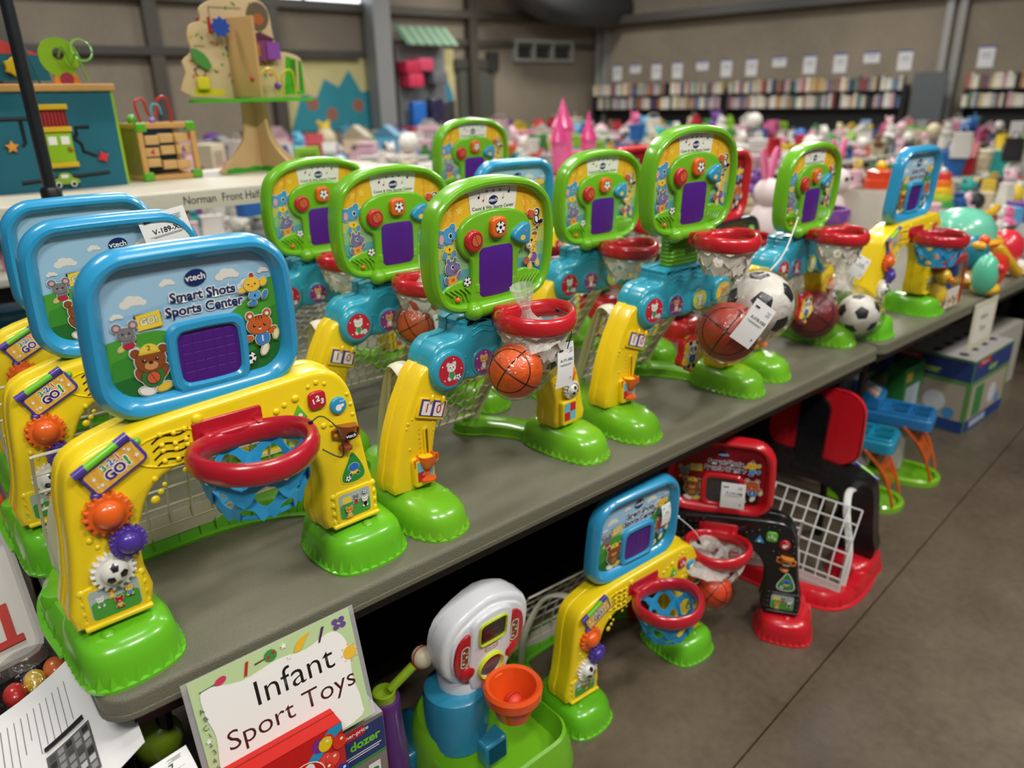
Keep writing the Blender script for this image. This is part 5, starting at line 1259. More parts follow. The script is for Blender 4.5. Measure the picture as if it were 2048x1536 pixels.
for k in range(10): fl(a, [(.165, .30 + k * .011), (.205, .30 + k * .011), (.205, .303 + k * .011), (.165, .303 + k * .011)], H('2A5A1C'))
fl(a, [(.18, .29), (.19, .29), (.197, .41), (.187, .41)], PW); fl(a, circ(-.18, .36, .02, 16), H('8A6A48')); fl(a, circ(-.18, .36, .014, 16), H('C8B088')); fl(a, circ(.058, .555, .042, 24, .048), H('6A5A48')); fl(a, circ(.06, .545, .02, 14), H('B0602C'))
for pts in ([(-.12, .58), (-.12, .5), (-.118, .5), (-.118, .58)], [(-.12, .58), (0, .58), (0, .578), (-.12, .578)], [(-.19, .45), (-.15, .45), (-.15, .448), (-.19, .448)]): fl(a, pts, H('4A3A28'))
a.build('crown_print', PRINT, t)
q = M(FR(-.0)); q.add(*box(.0, .40, 0, .10, .475, .02), H('7A3A6A')); q.add(*prism([(-.008, .475), (.108, .475), (.05, .50)], 0, .024), H('5A2A40')); q.add(*box(.012, .415, .02, .045, .46, .023), H('B06A30')); q.add(*box(.07, .405, .02, .12, .465, .026), H('8A4AA0')); q.build('little_house', WOOD, t)
q = M(TR((-.10, -.04, 0)) @ FR(0)); q.add(*prism(star(0, .51, .035, 9, .75), 0, .014), H('2448A0')); q.build('blue_gear', WOOD, t)
q = M(TR((-.13, .03, 0)) @ rot(-.9, 'Z') @ FR(0)); q.add(*prism(star(0, .515, .04, 9, .75), 0, .014), H('B82A30')); q.build('red_gear', WOOD, t)
q = M(); q.add(*tube(cat([(.0, -.08, .27), (.0, -.09, .34), (.04, -.10, .37), (.07, -.09, .34), (.08, -.08, .27)], 4, False), .004, 6), H('D8C020')); q.add(*tube(cat([(.10, -.06, .27), (.10, -.07, .35), (.14, -.07, .36), (.15, -.06, .27)], 4, False), .004, 6), H('C8C020')); q.add(*sphere((-.02, -.09, .335), .012, 10, 8), H('C02828')); q.add(*sphere((.07, -.09, .31), .014, 10, 8), H('6A3A90')); q.build('bead_wire', PLAS, t)
q = M(FR(.0)); q.add(*box(-.20, .30, 0, -.155, .345, .016, .006), H('D8C428')); q.build('tulip_piece', WOOD, t); q = M(FR(.0)); q.add(*prism(cat([(-.20, .44), (-.20, .40), (-.16, .37), (-.14, .38), (-.16, .42)], 3), 0, .012), H('4A8A3C')); q.build('leaf_piece', WOOD, t)
# sign pole
t = thing('sign_pole', 'black pole with a white sign holder rising behind the left backboards', 'pole', (.325, 1.43, .742)); q = M(); q.add(*tube([(0, 0, 0), (0, 0, 1.45)], .0165, 14), H('181A1E')); q.build('pole', METAL, t)
q = M(); q.add(*lathe([(.03, .0), (.03, .02), (.024, .03), (.022, .50), (.027, .51), (.027, .59), (.022, .60)], 12), H('0E0F12')); 
for k in range(6): q.add(*box(.02, -.004, .0, .03, .004, .05), H('0E0F12'), rot(k * pi / 3, 'Z') @ TR((0, 0, .51)))
q.build('clamp', METAL, t)
q = M(); q.add(*box(-.02, -.02, 1.075, .16, -.012, 1.35), H('D8D4C8')); q.build('sign_board', SATIN, t)

# ================================================================ goods on the second pair of tables, right side
def lth(prof, n=28): return lathe(prof, n)
t = thing('purple_rim_basket', 'tall translucent basket with a thick purple rim behind the last green scoreboard', 'basket', (2.93, .56, .74))
q = M(); q.add(*lathe([(.075, 0), (.078, .01), (.098, .31), (.095, .31), (.074, .012), (0, .01)], 30), H('C8C4B8')); q.build('body', FROST, t)
q = M(); q.add(*lathe([(.094, .30), (.112, .305), (.116, .33), (.108, .355), (.096, .355), (.09, .33), (.092, .30)], 30), H('6E3A8C')); q.build('rim', PLAS, t)
q = M()
for k in range(14): q.add(*sphere((.0892 * cos(k * .9), .0892 * sin(k * .9), .06 + .014 * k), .012, 8, 6), H('C86A8C') if k % 2 else H('2E8A8A'))
q.build('printed_dots', SATIN, t)
heap('orange_scoop_toy', 'orange scoop shaped toy standing in the purple rimmed basket', 'toy', (2.93, .60, 1.06), lambda m: m.add(*loft([[(x * s, y * .05, z) for x, y in circ(0, 0, .085, 18)] for s, z in ((.7, 0), (1, .05), (.95, .1), (.6, .14), (.1, .15))]), H('E0481C')))
t = thing('zip_toy_bag', 'clear zip bag with red trim full of blue and yellow toys', 'bag', (3.02, .10, .74))
q = M(); q.add(*box(-.11, -.05, .0, .11, .07, .24, .02), WHITE); q.build('bag', FILM, t)
q = M(); q.add(*tube([(x, y - .05 + .0, .02) for x, y in ((-.11, 0), (.11, 0))], .006, 6), H('B02028')); q.add(*tube([(.11, -.05, .02), (.11, -.05, .19)], .004, 6), H('B02028')); q.add(*box(-.115, -.055, .175, .115, .075, .205, .006), H('9A1C2A')); q.build('red_trim', SATIN, t)
q = M(); q.add(*box(-.085, -.056, .012, .075, -.052, .085), H('D8CCC0')); 
for k in range(8): q.add(*box(-.075 + k * .018, -.058, .02 + .012 * (k % 3), -.062 + k * .018, -.056, .045 + .012 * (k % 2)), (H('B83038'), H('2A7AB8'), H('4A8A3C'), H('D8A030'))[k % 4])
q.build('label_card', PRINT, t)
heap('blue_toy_jar', 'dark blue toy with white marks inside the zip bag', 'toy', (3.05, .10, .762), lambda m: m.add(*lathe([(.045, 0), (.05, .04), (.035, .08), (.055, .11), (.055, .16), (.03, .165)], 20), H('1E3A84')))
heap('yellow_toy_duck', 'yellow duck shaped toy in the zip bag', 'toy', (2.95, .07, .762), lambda m: (m.add(*sphere((0, 0, .05), .035, 14, 10, rz=.05), H('D8B428')), m.add(*sphere((.005, -.01, .12), .03, 14, 10), H('D8B428')), m.add(*sphere((-.01, -.045, .115), .012, 8, 6), H('E07A28'))))
t = thing('bird_dome_toy', 'teal domed toy with a yellow rim and orange bird on the right table', 'toy', (3.52, .22, .74))
q = M(); q.add(*lathe([(.12, 0), (.14, .03), (.10, .06), (.08, .12), (.10, .15)], 26), H('E8B020')); q.build('base', PLAS, t)
q = M(); q.add(*lathe([(.09, .15), (.15, .175), (.165, .195), (.15, .21), (.10, .20)], 30), H('E8A41E')); q.build('rim', PLAS, t)
q = M(); q.add(*lathe([(.135, .205), (.13, .25), (.10, .295), (.05, .32), (0, .325)], 28), H('6AC0A0')); q.build('dome', PLAS, t)
q = M(); q.add(*sphere((-.12, -.10, .16), .06, 18, 12, rz=.075), H('1E7A8C')); q.add(*sphere((-.14, -.14, .22), .022, 12, 8), H('E0481C')); q.add(*sphere((-.16, -.13, .20), .018, 12, 8, ry=.03), H('E8A828')); q.add(*sphere((-.10, -.15, .15), .02, 10, 8), WHITE); q.build('bird', PLAS, t)
q = M(); q.add(*lathe([(.05, .02), (.07, .08), (.06, .13), (.04, .14)], 18), H('D8381C'), TR((.03, -.13, 0))); q.build('red_cup', PLAS, t)
heap('teal_toy_fish', 'mint and yellow toy leaning beside the bird dome toy', 'toy', (3.34, .04, .74), lambda m: (m.add(*sphere((0, 0, .09), .05, 16, 12, rz=.085), H('5ABC98')), m.add(*sphere((.03, -.0, .03), .055, 16, 10, rz=.03), H('E8B828')), m.add(*sphere((.01, -.045, .12), .02, 10, 8), H('C83038'))))
heap('yellow_banana_toy', 'yellow curved toy beside the white plate on the right table', 'toy', (3.72, .08, .765), lambda m: m.add(*tube(cat([(-.08, .06, .10), (-.06, .03, .12), (-.02, 0, .07), (.04, -.02, .02), (.07, -.03, .0)], 4, False), .025, 10), H('D8A820')))
heap('white_plate', 'round white plastic plate near the right table edge', 'plate', (3.95, .20, .74), lambda m: m.add(*lathe([(.17, 0), (.19, .012), (.185, .022), (.15, .012), (0, .01)], 36), H('C8C4BC')))
heap('red_toy_egg', 'shiny red egg shaped toy on the white plate', 'toy', (3.93, .16, .84), lambda m: m.add(*sphere((0, 0, 0), .075, 20, 14, rz=.09), H('D02838')))
heap('green_toy_ring', 'green and white ring toy behind the red egg', 'toy', (4.02, .34, .79), lambda m: (m.add(*tube([(.06 * cos(x), .02, .06 * sin(x)) for x in [2 * pi * k / 20 for k in range(20)]], .02, 8, True), H('8CC040')), m.add(*sphere((0, 0, 0), .035, 12, 8), WHITE)))
heap('red_yellow_toy_boat', 'red and yellow boat shaped toy at the right edge', 'toy', (4.35, .50, .86), lambda m: (m.add(*box(-.2, -.1, 0, .2, .1, .05, .02), H('B81C28')), m.add(*tube([(-.17, -.08, .065), (0, -.11, .07), (.2, -.08, .08)], .022, 8), H('E0B020')), m.add(*box(-.18, -.08, -.11, .18, .08, 0, .02), H('C8C8C8'))))
heap('orange_toy_lobster', 'orange plastic toy on the goods behind the blue board at right', 'toy', (3.95, .95, .792), lambda m: (m.add(*sphere((0, 0, 0), .07, 14, 10, rz=.05), H('E0481C')), m.add(*sphere((-.08, -.03, .02), .04, 12, 8), H('E0481C')), m.add(*sphere((.09, -.02, .0), .045, 12, 8), H('E0481C')), m.add(*sphere((0, 0, .05), .035, 12, 8), H('E0481C'))))
def bunny(loc, s, label):
    t = thing('bunny_toy', label, 'toy', loc); PK = H('E88AAC'); W_ = H('E8D8D8')
    q = M(); q.add(*sphere((0, 0, .16 * s), .11 * s, 18, 12, rz=.16 * s), W_); q.build('body', CLOTH, t)
    q = M(); q.add(*sphere((0, -.02 * s, .40 * s), .105 * s, 18, 12, rz=.10 * s), W_); q.add(*sphere((-.035 * s, -.115 * s, .42 * s), .018 * s, 8, 6), INK); q.add(*sphere((.035 * s, -.115 * s, .42 * s), .018 * s, 8, 6), INK); q.build('head', CLOTH, t)
    for x in (-1, 1):
        q = M(TR((x * .055 * s, 0, .59 * s)) @ rot(x * .3, 'Y')); q.add(*sphere((0, 0, 0), .045 * s, 14, 10, ry=.02 * s, rz=.13 * s), PK); q.add(*sphere((0, -.012 * s, 0), .022 * s, 12, 8, ry=.014 * s, rz=.13 * s), H('D8608C')); q.build('ear', CLOTH, t)
    return t
bunny((3.68, 1.28, .742), .74, 'white bunny with pink ears behind the tall green scoreboard')
bunny((4.34, 1.24, .742), .76, 'white bunny with pink ears behind the last green scoreboard')
heap('white_laundry_basket', 'white woven basket behind the last blue backboard toy', 'basket', (4.62, 1.10, .742), lambda m: (m.add(*ringprof(rrect(0, 0, .42, .30, .04), rrect(0, 0, .38, .26, .03), [(.3, 0), (0, .22), (0, .25), (1, .25), (1, .22), (1.0, .02)]), H('CFCBC0')), m.add(*box(-.17, -.12, 0, .17, .12, .02), H('CFCBC0')), [m.add(*box(-.2 + k * .045, -.153, .06, -.18 + k * .045, -.147, .18), H('A8B060') if k % 2 else H('8A8A86')) for k in range(9)]))
heap('orange_toy_drum', 'orange and red round toy with a yellow top on the white basket', 'toy', (4.62, 1.10, .99), lambda m: (m.add(*lathe([(.09, 0), (.09, .05), (.075, .055), (.08, .10), (.05, .11), (0, .11)], 22), H('D84420')), m.add(*sphere((0, 0, .13), .03, 12, 8), H('E8C028'))))
t = thing('stacking_toy', 'rainbow stacking ring toy far right', 'toy', (5.25, .98, .76))
for k, c in enumerate(('3AA050', 'A8C830', 'E8C028', 'E87820', 'D83830')): q = M(); q.add(*lathe([(.0, 0), (.085 - .01 * k, 0), (.092 - .01 * k, .022), (.085 - .01 * k, .044), (0, .044)], 20), H(c), TR((0, 0, .06 + .044 * k))); q.build('ring', PLAS, t)
q = M(); q.add(*lathe([(.09, 0), (.09, .06), (.02, .06), (.02, .3), (0, .31)], 18), H('C8C8C0')); q.build('base', PLAS, t)

# hanging sign and cartons under the right hand tables
t = thing('hanging_sign', 'pale paper sign hanging from the edge of the second table at right', 'sign', (3.33, .012, .735))
q = M(); q.add(*box(-.125, -.004, -.20, .125, -.002, -.002), H('C8C4AC')); q.build('paper_sheet', PAPER, t)
a = A(); a.T = FR(-.004); a.layer = .0004; fl(a, rrect(0, -.10, .20, .15, .02), H('DCD8CC')); tx(a, 'Infant', .035, 0, -.07, H('3A3A3A'), 0, .01); tx(a, 'Toys', .035, 0, -.12, H('3A3A3A'), 0, .01); a.build('sign_print', PRINT, t)
def fr_fp(a, w, h):
    fl(a, rrect(0, h * .84, w * .98, h * .26, .002, 1), H('2E3F78')); fl(a, rrect(-w * .25, h * .93, w * .3, h * .08, .004), H('B82030')); tx(a, 'fisher-price', .018, -w * .25, h * .93, WHITE, 0, .01)
    tx(a, 'dozer', .045, w * .0, h * .80, H('9CC040'), 0, .04); fl(a, rrect(0, h * .40, w * .9, h * .5, .004), H('A89C8C')); fl(a, rrect(-w * .25, h * .4, w * .22, h * .42, .004), H('3A8040')); fl(a, circ(w * .12, h * .38, h * .14, 16), H('C8CCD0')); fl(a, circ(w * .3, h * .25, h * .08, 12), H('4A8AC0')); fl(a, rrect(0, h * .09, w * .98, h * .16, .002, 1), H('28407C')); fl(a, rrect(-w * .15, h * .09, w * .4, h * .09, .002, 1), H('A8B4C8'))
GC = 'large patterned cartons under the right hand tables'
def bigbox(label, x0, y0, x1, y1, h):
    t = carton('toy_carton', label, x0, y0, x1, y1, h, H('5C8A4A'), H('C0BCB8'), fr_fp, group=GC)
    w, d = x1 - x0, y1 - y0
    a = A(); a.T = rot(-pi / 2, 'Z') @ FR(-w / 2); a.layer = .0006
    fr_fp(a, d, h); a.build('side_print', PRINT, t)
    a = A(); a.layer = h + .0014
    for i in range(4):
        for j in range(3): fl(a, circ(-w * .36 + i * w * .24, -d * .3 + j * d * .3, .024, 6), INK)
    a.build('top_print', PRINT, t)
bigbox('large carton patterned with black spots at the right, nearest the aisle', 3.63, .09, 4.12, .48, .37)
bigbox('large patterned carton behind the nearest one, deeper under the right tables', 3.10, .44, 3.60, .78, .36)
heap('green_carton', 'green picture carton standing between the blue tray toys and the large cartons', 'box', (3.43, .30, 0), lambda m: (m.add(*box(-.1, -.03, 0, .1, .05, .36), H('2E7A3A')), m.add(*box(-.07, -.031, .14, .07, -.03, .26), H('B8C8D0')), m.add(*box(-.08, -.031, .29, -.02, -.03, .33), H('D8B030'))), CARD)
t = thing('soccer_print_carton', 'carton with a soccer ball print under the sign at right', 'box', (4.42, .4, 0)); q = M(); q.add(*box(-.22, -.2, 0, .22, .2, .34), H('B8B4A8')); q.build('carton', CARD, t)
# two tray toys on the floor
def tray_toy(col, label, loc, rz, group):
    t = thing('tray_slide_toy', label, 'toy', loc, rz, group)
    q = M(); o = rrect(0, 0, .17, .30, .025); q.add(*prism(o, .245, .29, .008, 3), col); q.add(*ringprof(offs(o, .010), offs(o, .018), [(0, .28), (0, .298), (.5, .301), (1, .298), (1, .28)]), col)
    q.add(*prism([(-.07, .23), (.07, .23), (.07, .36), (.0, .40), (-.07, .40)], -.02, .10, .006), col, rot(-pi / 2, 'Z') @ FR(-.02) if False else TR((0, .10, .06)) @ rot(0, 'X')) if False else None
    q.add(*loft([[(x, y, z + (y - .04) * .5 * (z > .29)) for x, y in rrect(0, .11, .15, .12, .015)] for z in (.285, .33)]), col)
    for x in (-.036, .036):
        for y in (-.10, -.02): q.add(*box(x - .024, y - .028, .2905, x + .024, y + .028, .2925), tuple(c * .45 for c in col)); q.add(*ringprof(rrect(x, y, .058, .066, .008), rrect(x, y, .048, .056, .006), [(0, .289), (0, .299), (1, .299), (1, .290)]), col)
    q.build('tray', PLAS, t)
    q = M()
    for k in range(4): q.add(*box(-.05 + k * .027, .07, .352 + .0, -.03 + k * .027, .15, .40), H('D8C8B0'), TR((0, 0, -.0))) if False else q.add([(-.055 + k * .028, .07, .3455), (-.033 + k * .028, .07, .3455), (-.033 + k * .028, .13, .3755), (-.055 + k * .028, .13, .3755)], [(0, 1, 2, 3)], (H('D87A28'), H('E0D8C8'), H('C8B0A0'), H('E0D8C8'))[k])
    q.build('keys', PRINT, t)
    q = M(); q.add(*box(-.045, -.06, .03, .045, .04, .25, .012), H('BDB8B0')); q.build('post', PLAS, t)
    q = M(); q.add(*box(-.03, .16, .28, .03, .22, .42, .015), H('B8BCC4')); q.build('back_column', PLAS, t)
    q = M(); o = cat([(-.10, .02), (-.10, -.10), (-.07, -.18), (0, -.21), (.07, -.18), (.10, -.10), (.10, .02), (.06, .08), (-.06, .08)], 4); q.add(*ringprof(o, offs(o, .02), [(0, 0), (0, .02), (.4, .028), (1, .022), (1, .008)]), H('7CB81C')); q.add(*prism(offs(o, .018), 0, .009), H('6CA818')); q.build('base', PLAS, t)
    q = M(); OR = H('C85A1C')
    for s in (-.085, .085): q.add(*tube(cat([(.0 + s, -.05, .25), (s * .9, -.13, .16), (s * .8, -.18, .03)], 4, False), .006, 6), OR)
    q.add(*tube([(-.085, -.07, .25), (.085, -.07, .25)], .006, 6), OR)
    for k in range(7): q.add(*tube([(-.08 + k * .026, -.06, .25), (min(.07, -.05 + k * .028), -.155, .10)], .0028, 5), OR); q.add(*tube([(.08 - k * .026, -.06, .25), (max(-.07, .05 - k * .028), -.155, .10)], .0028, 5), OR)
    q.build('net', PLAS, t)
    return t
GT = 'blue tray toys with orange nets on the floor'
tray_toy(H('1E88A8'), 'teal tray toy with an orange net behind the red floor toys', (2.70, .18, 0), .25, GT)
tray_toy(H('2470A8'), 'deeper blue tray toy with an orange net, next to the large cartons', (3.02, .17, 0), .25, GT)
heap('red_beaded_toy', 'small striped red and green bar toy beside the black arch on the floor', 'toy', (2.52, .12, .0), lambda m: [m.add(*tube([(0, k * -.03, .10 + .0 * k), (0, (k + 1) * -.03, .10)], .009, 8), H('C02838') if k % 2 else H('6CB030')) for k in range(5)] + [m.add(*box(-.015, -.14, 0, .015, .0, .095), H('2A2A2C'))])
heap('small_red_seat_toy', 'small red toy in the shade below the near table edge', 'toy', (1.98, .46, 0), lambda m: (m.add(*box(-.09, -.08, 0, .09, .08, .30, .03), H('7A1420')), m.add(*box(-.06, -.085, .32, .06, -.04, .40, .01), H('1A5A50'))))
heap('orange_red_box_toy', 'small orange toy on the floor behind the blue backboard floor toy', 'toy', (1.56, .36, 0), lambda m: m.add(*box(-.05, -.05, 0, .05, .05, .36, .01), H('A84418')))

# ================================================================ far rows of tables heaped with goods
def kind_mesh(name, build, mt=MIX):
    m = M(); build(m); o = m.build(name, mt); me = o.data; bpy.data.objects.remove(o); return me
W1 = (1, 1, 1); W7 = (.55, .55, .55); W3 = (.12, .12, .12)
KINDS = {
 'toy_box': ('box', kind_mesh('toy_box', lambda m: (m.add(*box(-.5, -.3, 0, .5, .3, .8), W1), m.add(*box(-.35, -.302, .15, .35, -.3, .6), W7)))),
 'stuffed_toy': ('stuffed toy', kind_mesh('stuffed_toy', lambda m: (m.add(*sphere((0, 0, .3), .32, 12, 8, rz=.32), W1), m.add(*sphere((0, -.05, .72), .25, 12, 8), W1), m.add(*sphere((-.2, 0, .95), .1, 8, 6), W1), m.add(*sphere((.2, 0, .95), .1, 8, 6), W1), m.add(*sphere((-.3, -.2, .3), .12, 8, 6), W1), m.add(*sphere((.3, -.2, .3), .12, 8, 6), W1), m.add(*sphere((-.15, -.3, .08), .12, 8, 6), W7), m.add(*sphere((.15, -.3, .08), .12, 8, 6), W7)))),
 'play_ball': ('ball', kind_mesh('play_ball', lambda m: m.add(*sphere((0, 0, .4), .4, 16, 10), W1))),
 'toy_bucket': ('bucket', kind_mesh('toy_bucket', lambda m: (m.add(*lathe([(.3, 0), (.4, .7), (.44, .72), (.42, .76), (.38, .7), (.28, .04), (0, .04)], 16), W1), m.add(*tube([(-.4, 0, .7), (-.25, 0, 1.0), (.25, 0, 1.0), (.4, 0, .7)], .03, 5), W7)))),
 'toy_car': ('toy car', kind_mesh('toy_car', lambda m: (m.add(*box(-.5, -.22, .12, .5, .22, .38, .05), W1), m.add(*box(-.25, -.2, .36, .3, .2, .6, .06), W7), [m.add(*lathe([(0, -.06), (.14, -.06), (.14, .06), (0, .06)], 10), W3, TR((x, y, .14)) @ rot(pi / 2, 'X')) for x in (-.3, .3) for y in (-.22, .22)]))),
 'stacking_rings': ('toy', kind_mesh('stacking_rings', lambda m: [m.add(*lathe([(0, .17 * k), (.42 - .07 * k, .17 * k), (.45 - .07 * k, .17 * k + .085), (.42 - .07 * k, .17 * k + .17), (0, .17 * k + .17)], 14), W1 if k % 2 else W7) for k in range(5)])),
 'folded_clothes': ('clothes', kind_mesh('folded_clothes', lambda m: [m.add(*box(-.5 + .03 * (k % 2), -.36, .13 * k, .5 - .04 * (k % 3), .36, .13 * k + .12, .05), W1 if k % 2 else (.75, .75, .8)) for k in range(5)])),
 'toy_house': ('toy house', kind_mesh('toy_house', lambda m: (m.add(*box(-.4, -.3, 0, .4, .3, .55), W1), m.add(*prism([(-.48, .55), (.48, .55), (0, .95)], -.32, .32), W7, FR(0)), m.add(*box(-.1, -.305, 0, .1, -.3, .3), W3)))),
 'gift_bag': ('bag', kind_mesh('gift_bag', lambda m: (m.add(*loft([[(x * s, y * s, z) for x, y in rrect(0, 0, .6, .36, .08, 3)] for s, z in ((1, 0), (1.05, .3), (.9, .7), (1.0, .8))]), W1), m.add(*tube([(-.12, 0, .8), (-.08, 0, 1.0), (.08, 0, 1.0), (.12, 0, .8)], .02, 5), W7)))),
}
PALC = [('white', 'DAD6CE', 14), ('pink', 'D86A94', 4), ('red', 'B8202C', 3), ('blue', '2A62A8', 3), ('sky blue', '5AA4C8', 3), ('green', '3E8A3C', 2), ('lime', '8CC030', 2), ('yellow', 'DCBC3A', 3), ('orange', 'DC6428', 2), ('purple', '6A3E8C', 2), ('teal', '2E9C94', 2), ('grey', '9C9C98', 5), ('black', '232326', 3), ('cream', 'D0C4A4', 5), ('brown', '6E4A34', 1), ('pale pink', 'DCB4BE', 7)]
BAGC = [c for c in PALC for _ in range(c[2])]
KN = list(KINDS); rng = random.Random(21)
def clutter(where, x0, x1, y0, y1, z, dx, dy, s0, s1, layers=1, kinds=None, prob=1.0, avoid=()):
    ks = kinds or KN
    for L in range(layers):
        y = y0 + dy / 2
        while y < y1:
            x = x0 + dx * rng.random() * .5
            while x < x1:
                px, py = x + rng.uniform(-.2, .2) * dx, y + rng.uniform(-.25, .25) * dy; x += dx * (1 + .9 * L)
                k = rng.choice(ks); cn, ch, _ = rng.choice(BAGC); s = rng.uniform(s0, s1); r_ = rng.random()
                if r_ > prob or any(abs(px - ax) < ar and abs(py - ay) < ar for ax, ay, ar in avoid): continue
                if px < .10 * (py + 1.0) - .3: continue
                o = bpy.data.objects.new(k, KINDS[k][1]); COL.objects.link(o)
                o.location = (px, py, z + L * s * .62); o.scale = (s, s, s); o.rotation_euler = (0, 0, rng.uniform(-1.2, 1.2)); o.color = (*H(ch), 1)
                nm = k.replace('_', ' ')
                tag(o, '%s %s %s' % (cn, nm, where), KINDS[k][0], 'goods ' + where)
            y += dy
def row_tables(where, x0, x1, y0, y1, col, z=.74, w=2.4):
    x = x0; k = 0
    while x < x1 - .3:
        t = thing('display_table', 'long display table %s' % where, 'table', (x + w / 2, (y0 + y1) / 2, 0), 0, 'tables ' + where)
        q = M(); q.add(*prism(rrect(0, 0, w - .02, y1 - y0, .03, 4), z - .04, z, .006), H('B8B4A8')); q.build('table_top', SATIN, t)
        q = M(); q.add(*box(-w / 2 + .03, -(y1 - y0) / 2 + .02, 0, w / 2 - .03, -(y1 - y0) / 2 + .03, z - .04), col); q.build('skirt', CLOTH, t)
        for sx in (-1, 1): q = M(); q.add(*box(sx * (w / 2 - .1) - .02, 0, 0, sx * (w / 2 - .1) + .02, .04, z - .04), H('2A2A2A')); q.build('leg', METAL, t)
        x += w
row_tables('in the toy row beyond the farthest blue backboard toy', 4.86, 7.3, .02, .745, H('141414'))
row_tables('at the right behind the toy row', 4.86, 7.3, .757, 1.48, H('141414'))
row_tables('just behind the rear scoreboards', 2.58, 7.4, 1.52, 2.2, H('141414'))
row_tables('in the second far row', .3, 14.4, 3.5, 4.9, H('1A1A1C')); row_tables('in the third far row', .9, 13.2, 6.3, 7.7, H('201E20'))
row_tables('in the fourth far row', 1.2, 13.4, 9.0, 10.3, H('242224')); row_tables('in the fifth far row', 1.4, 13.6, 11.6, 12.6, H('2A2A2A'))
AV = [(3.70, 1.28, .14), (4.28, 1.22, .14), (4.62, 1.10, .27), (3.95, .95, .12), (5.25, .98, .12)]
clutter('on the rear table beside the standing red toy', 2.65, 4.8, .80, 1.44, .742, .17, .17, .11, .16, 1, avoid=AV)
clutter('at the far end of the toy row', 4.15, 6.9, .10, .70, .742, .19, .19, .12, .17, 1, avoid=[(4.35, .5, .26)])
clutter('at the right behind the toy row', 4.9, 7.2, .82, 1.42, .742, .2, .2, .14, .2, 1, avoid=AV)
clutter('on the table below the white riser', .45, 2.5, 1.56, 2.16, .742, .19, .2, .12, .17, 1)
clutter('just behind the rear scoreboards', 2.65, 7.2, 1.58, 2.16, .742, .19, .2, .14, .2, 2, avoid=[(5.1, 2.05, .15)])
clutter('in the second far row', .4, 14.3, 3.55, 4.85, .742, .22, .28, .15, .25, 2, avoid=[(5.22, 4.4, .32)])
clutter('in the third far row', .9, 12.8, 6.35, 7.6, .742, .27, .42, .2, .34, 2)
clutter('in the fourth far row', 1.3, 13.2, 9.05, 10.3, .742, .36, .6, .26, .4, 1)
clutter('in the fifth far row', 1.5, 13.2, 11.65, 12.6, .742, .5, .5, .34, .46, 1)
clutter('heaped on the floor boxes at the left end', -.75, -.42, .3, 1.9, .0, .22, .3, .25, .3, 1)
row_tables('beyond the right end of the toy row', 7.9, 14.8, .9, 2.3, H('1A1A1C'))
clutter('beyond the right end of the toy row', 8.0, 14.6, .95, 2.25, .742, .26, .4, .2, .32, 2)
# pink castle
t = thing('castle_playset', 'bright pink toy castle with cone towers on a far table', 'playset', (5.22, 4.4, .742)); PK = H('D83A84'); P2 = H('E86A9C')
q = M(); q.add(*box(-.22, -.15, 0, .22, .15, .30), P2); q.add(*box(-.06, -.152, 0, .06, -.149, .16), H('8A1C50')); q.build('walls', PLAS, t)
for x, y, r, h in ((-.2, -.1, .07, .38), (.2, -.1, .07, .38), (.0, .05, .09, .50)): q = M(TR((x, y, 0))); q.add(*lathe([(r, 0), (r, h), (r * 1.15, h + .01), (r * 1.15, h + .03)], 16), P2); q.add(*lathe([(r * 1.25, h + .03), (r * .5, h + .16), (.0, h + .30)], 16), PK); q.build('tower', PLAS, t)

# ================================================================ book racks, wall signs, pillar, duct
rngb = random.Random(4)
BC = ['C8C0B0', 'C8C0B0', 'C8C0B0', 'A86058', '5A6E90', 'C0A878', '5E7A68', 'E0DCD0', 'E0DCD0', '2A2A2E', 'B88058', '6E5A70', 'A0AAB0', '84484C', 'E8E0C8', 'E8E0C8', '7A8E9A', 'C8A0A4']
bkm = kind_mesh('book', lambda m: (m.add(*box(-.10, -.5, 0, .10, .5, 1), W1), m.add(*box(-.102, -.4, .70, -.10, .4, .8), W7)))
def rack(label, s0, s1, gname):
    mid = (s0 + s1) / 2; t = thing('book_rack', label, 'bookcase', (wx(mid) - .25, mid, 0)); L = s1 - s0; BK = H('26272A')
    T1 = rot(math.atan(.1116), 'Z')
    for z in (.30, .72, 1.19, 1.50): q = M(T1); q.add(*box(-.16, -L / 2, z, .16, L / 2, z + .025), BK); q.build('shelf', METAL, t)
    for s in (-L / 2, 0, L / 2): q = M(T1); q.add(*box(-.16, s - .02, 0, .16, s + .02, 1.62), BK); q.build('upright', METAL, t)
    q = M(T1); q.add(*box(.15, -L / 2, .1, .165, L / 2, 1.6), BK); q.build('back_panel', METAL, t)
    for z, nm in ((1.215, 'lower'), (1.525, 'upper')):
        s = s0 + .05
        while s < s1 - .08:
            w = rngb.uniform(.045, .085); h = rngb.uniform(.20, .27)
            if abs(s + w / 2 - mid) > .05 and rngb.random() > .05:
                o = bpy.data.objects.new('book', bkm); COL.objects.link(o); o.location = (wx(s) - .34, s + w / 2, z); o.scale = (1.0, w * .92, h); o.rotation_euler = (0, 0, math.atan(.1116)); c = rngb.choice(BC); o.color = (*H(c), 1)
                tone = {'C8C0B0': 'grey', 'A86058': 'red', '5A6E90': 'blue', 'C0A878': 'yellow', '5E7A68': 'green', 'E0DCD0': 'white', '2A2A2E': 'black', 'B88058': 'orange', '6E5A70': 'purple', 'A0AAB0': 'pale blue', '84484C': 'dark red', 'E8E0C8': 'cream', '7A8E9A': 'steel blue', 'C8A0A4': 'pink'}[c]
                tag(o, '%s book on the %s shelf of the %s' % (tone, nm, gname), 'book', 'books on the %s shelf of the %s' % (nm, gname))
            s += w
rack('long black book rack against the far right wall, left of the grey panel', 5.75, 13.1, 'long rack on the far wall')
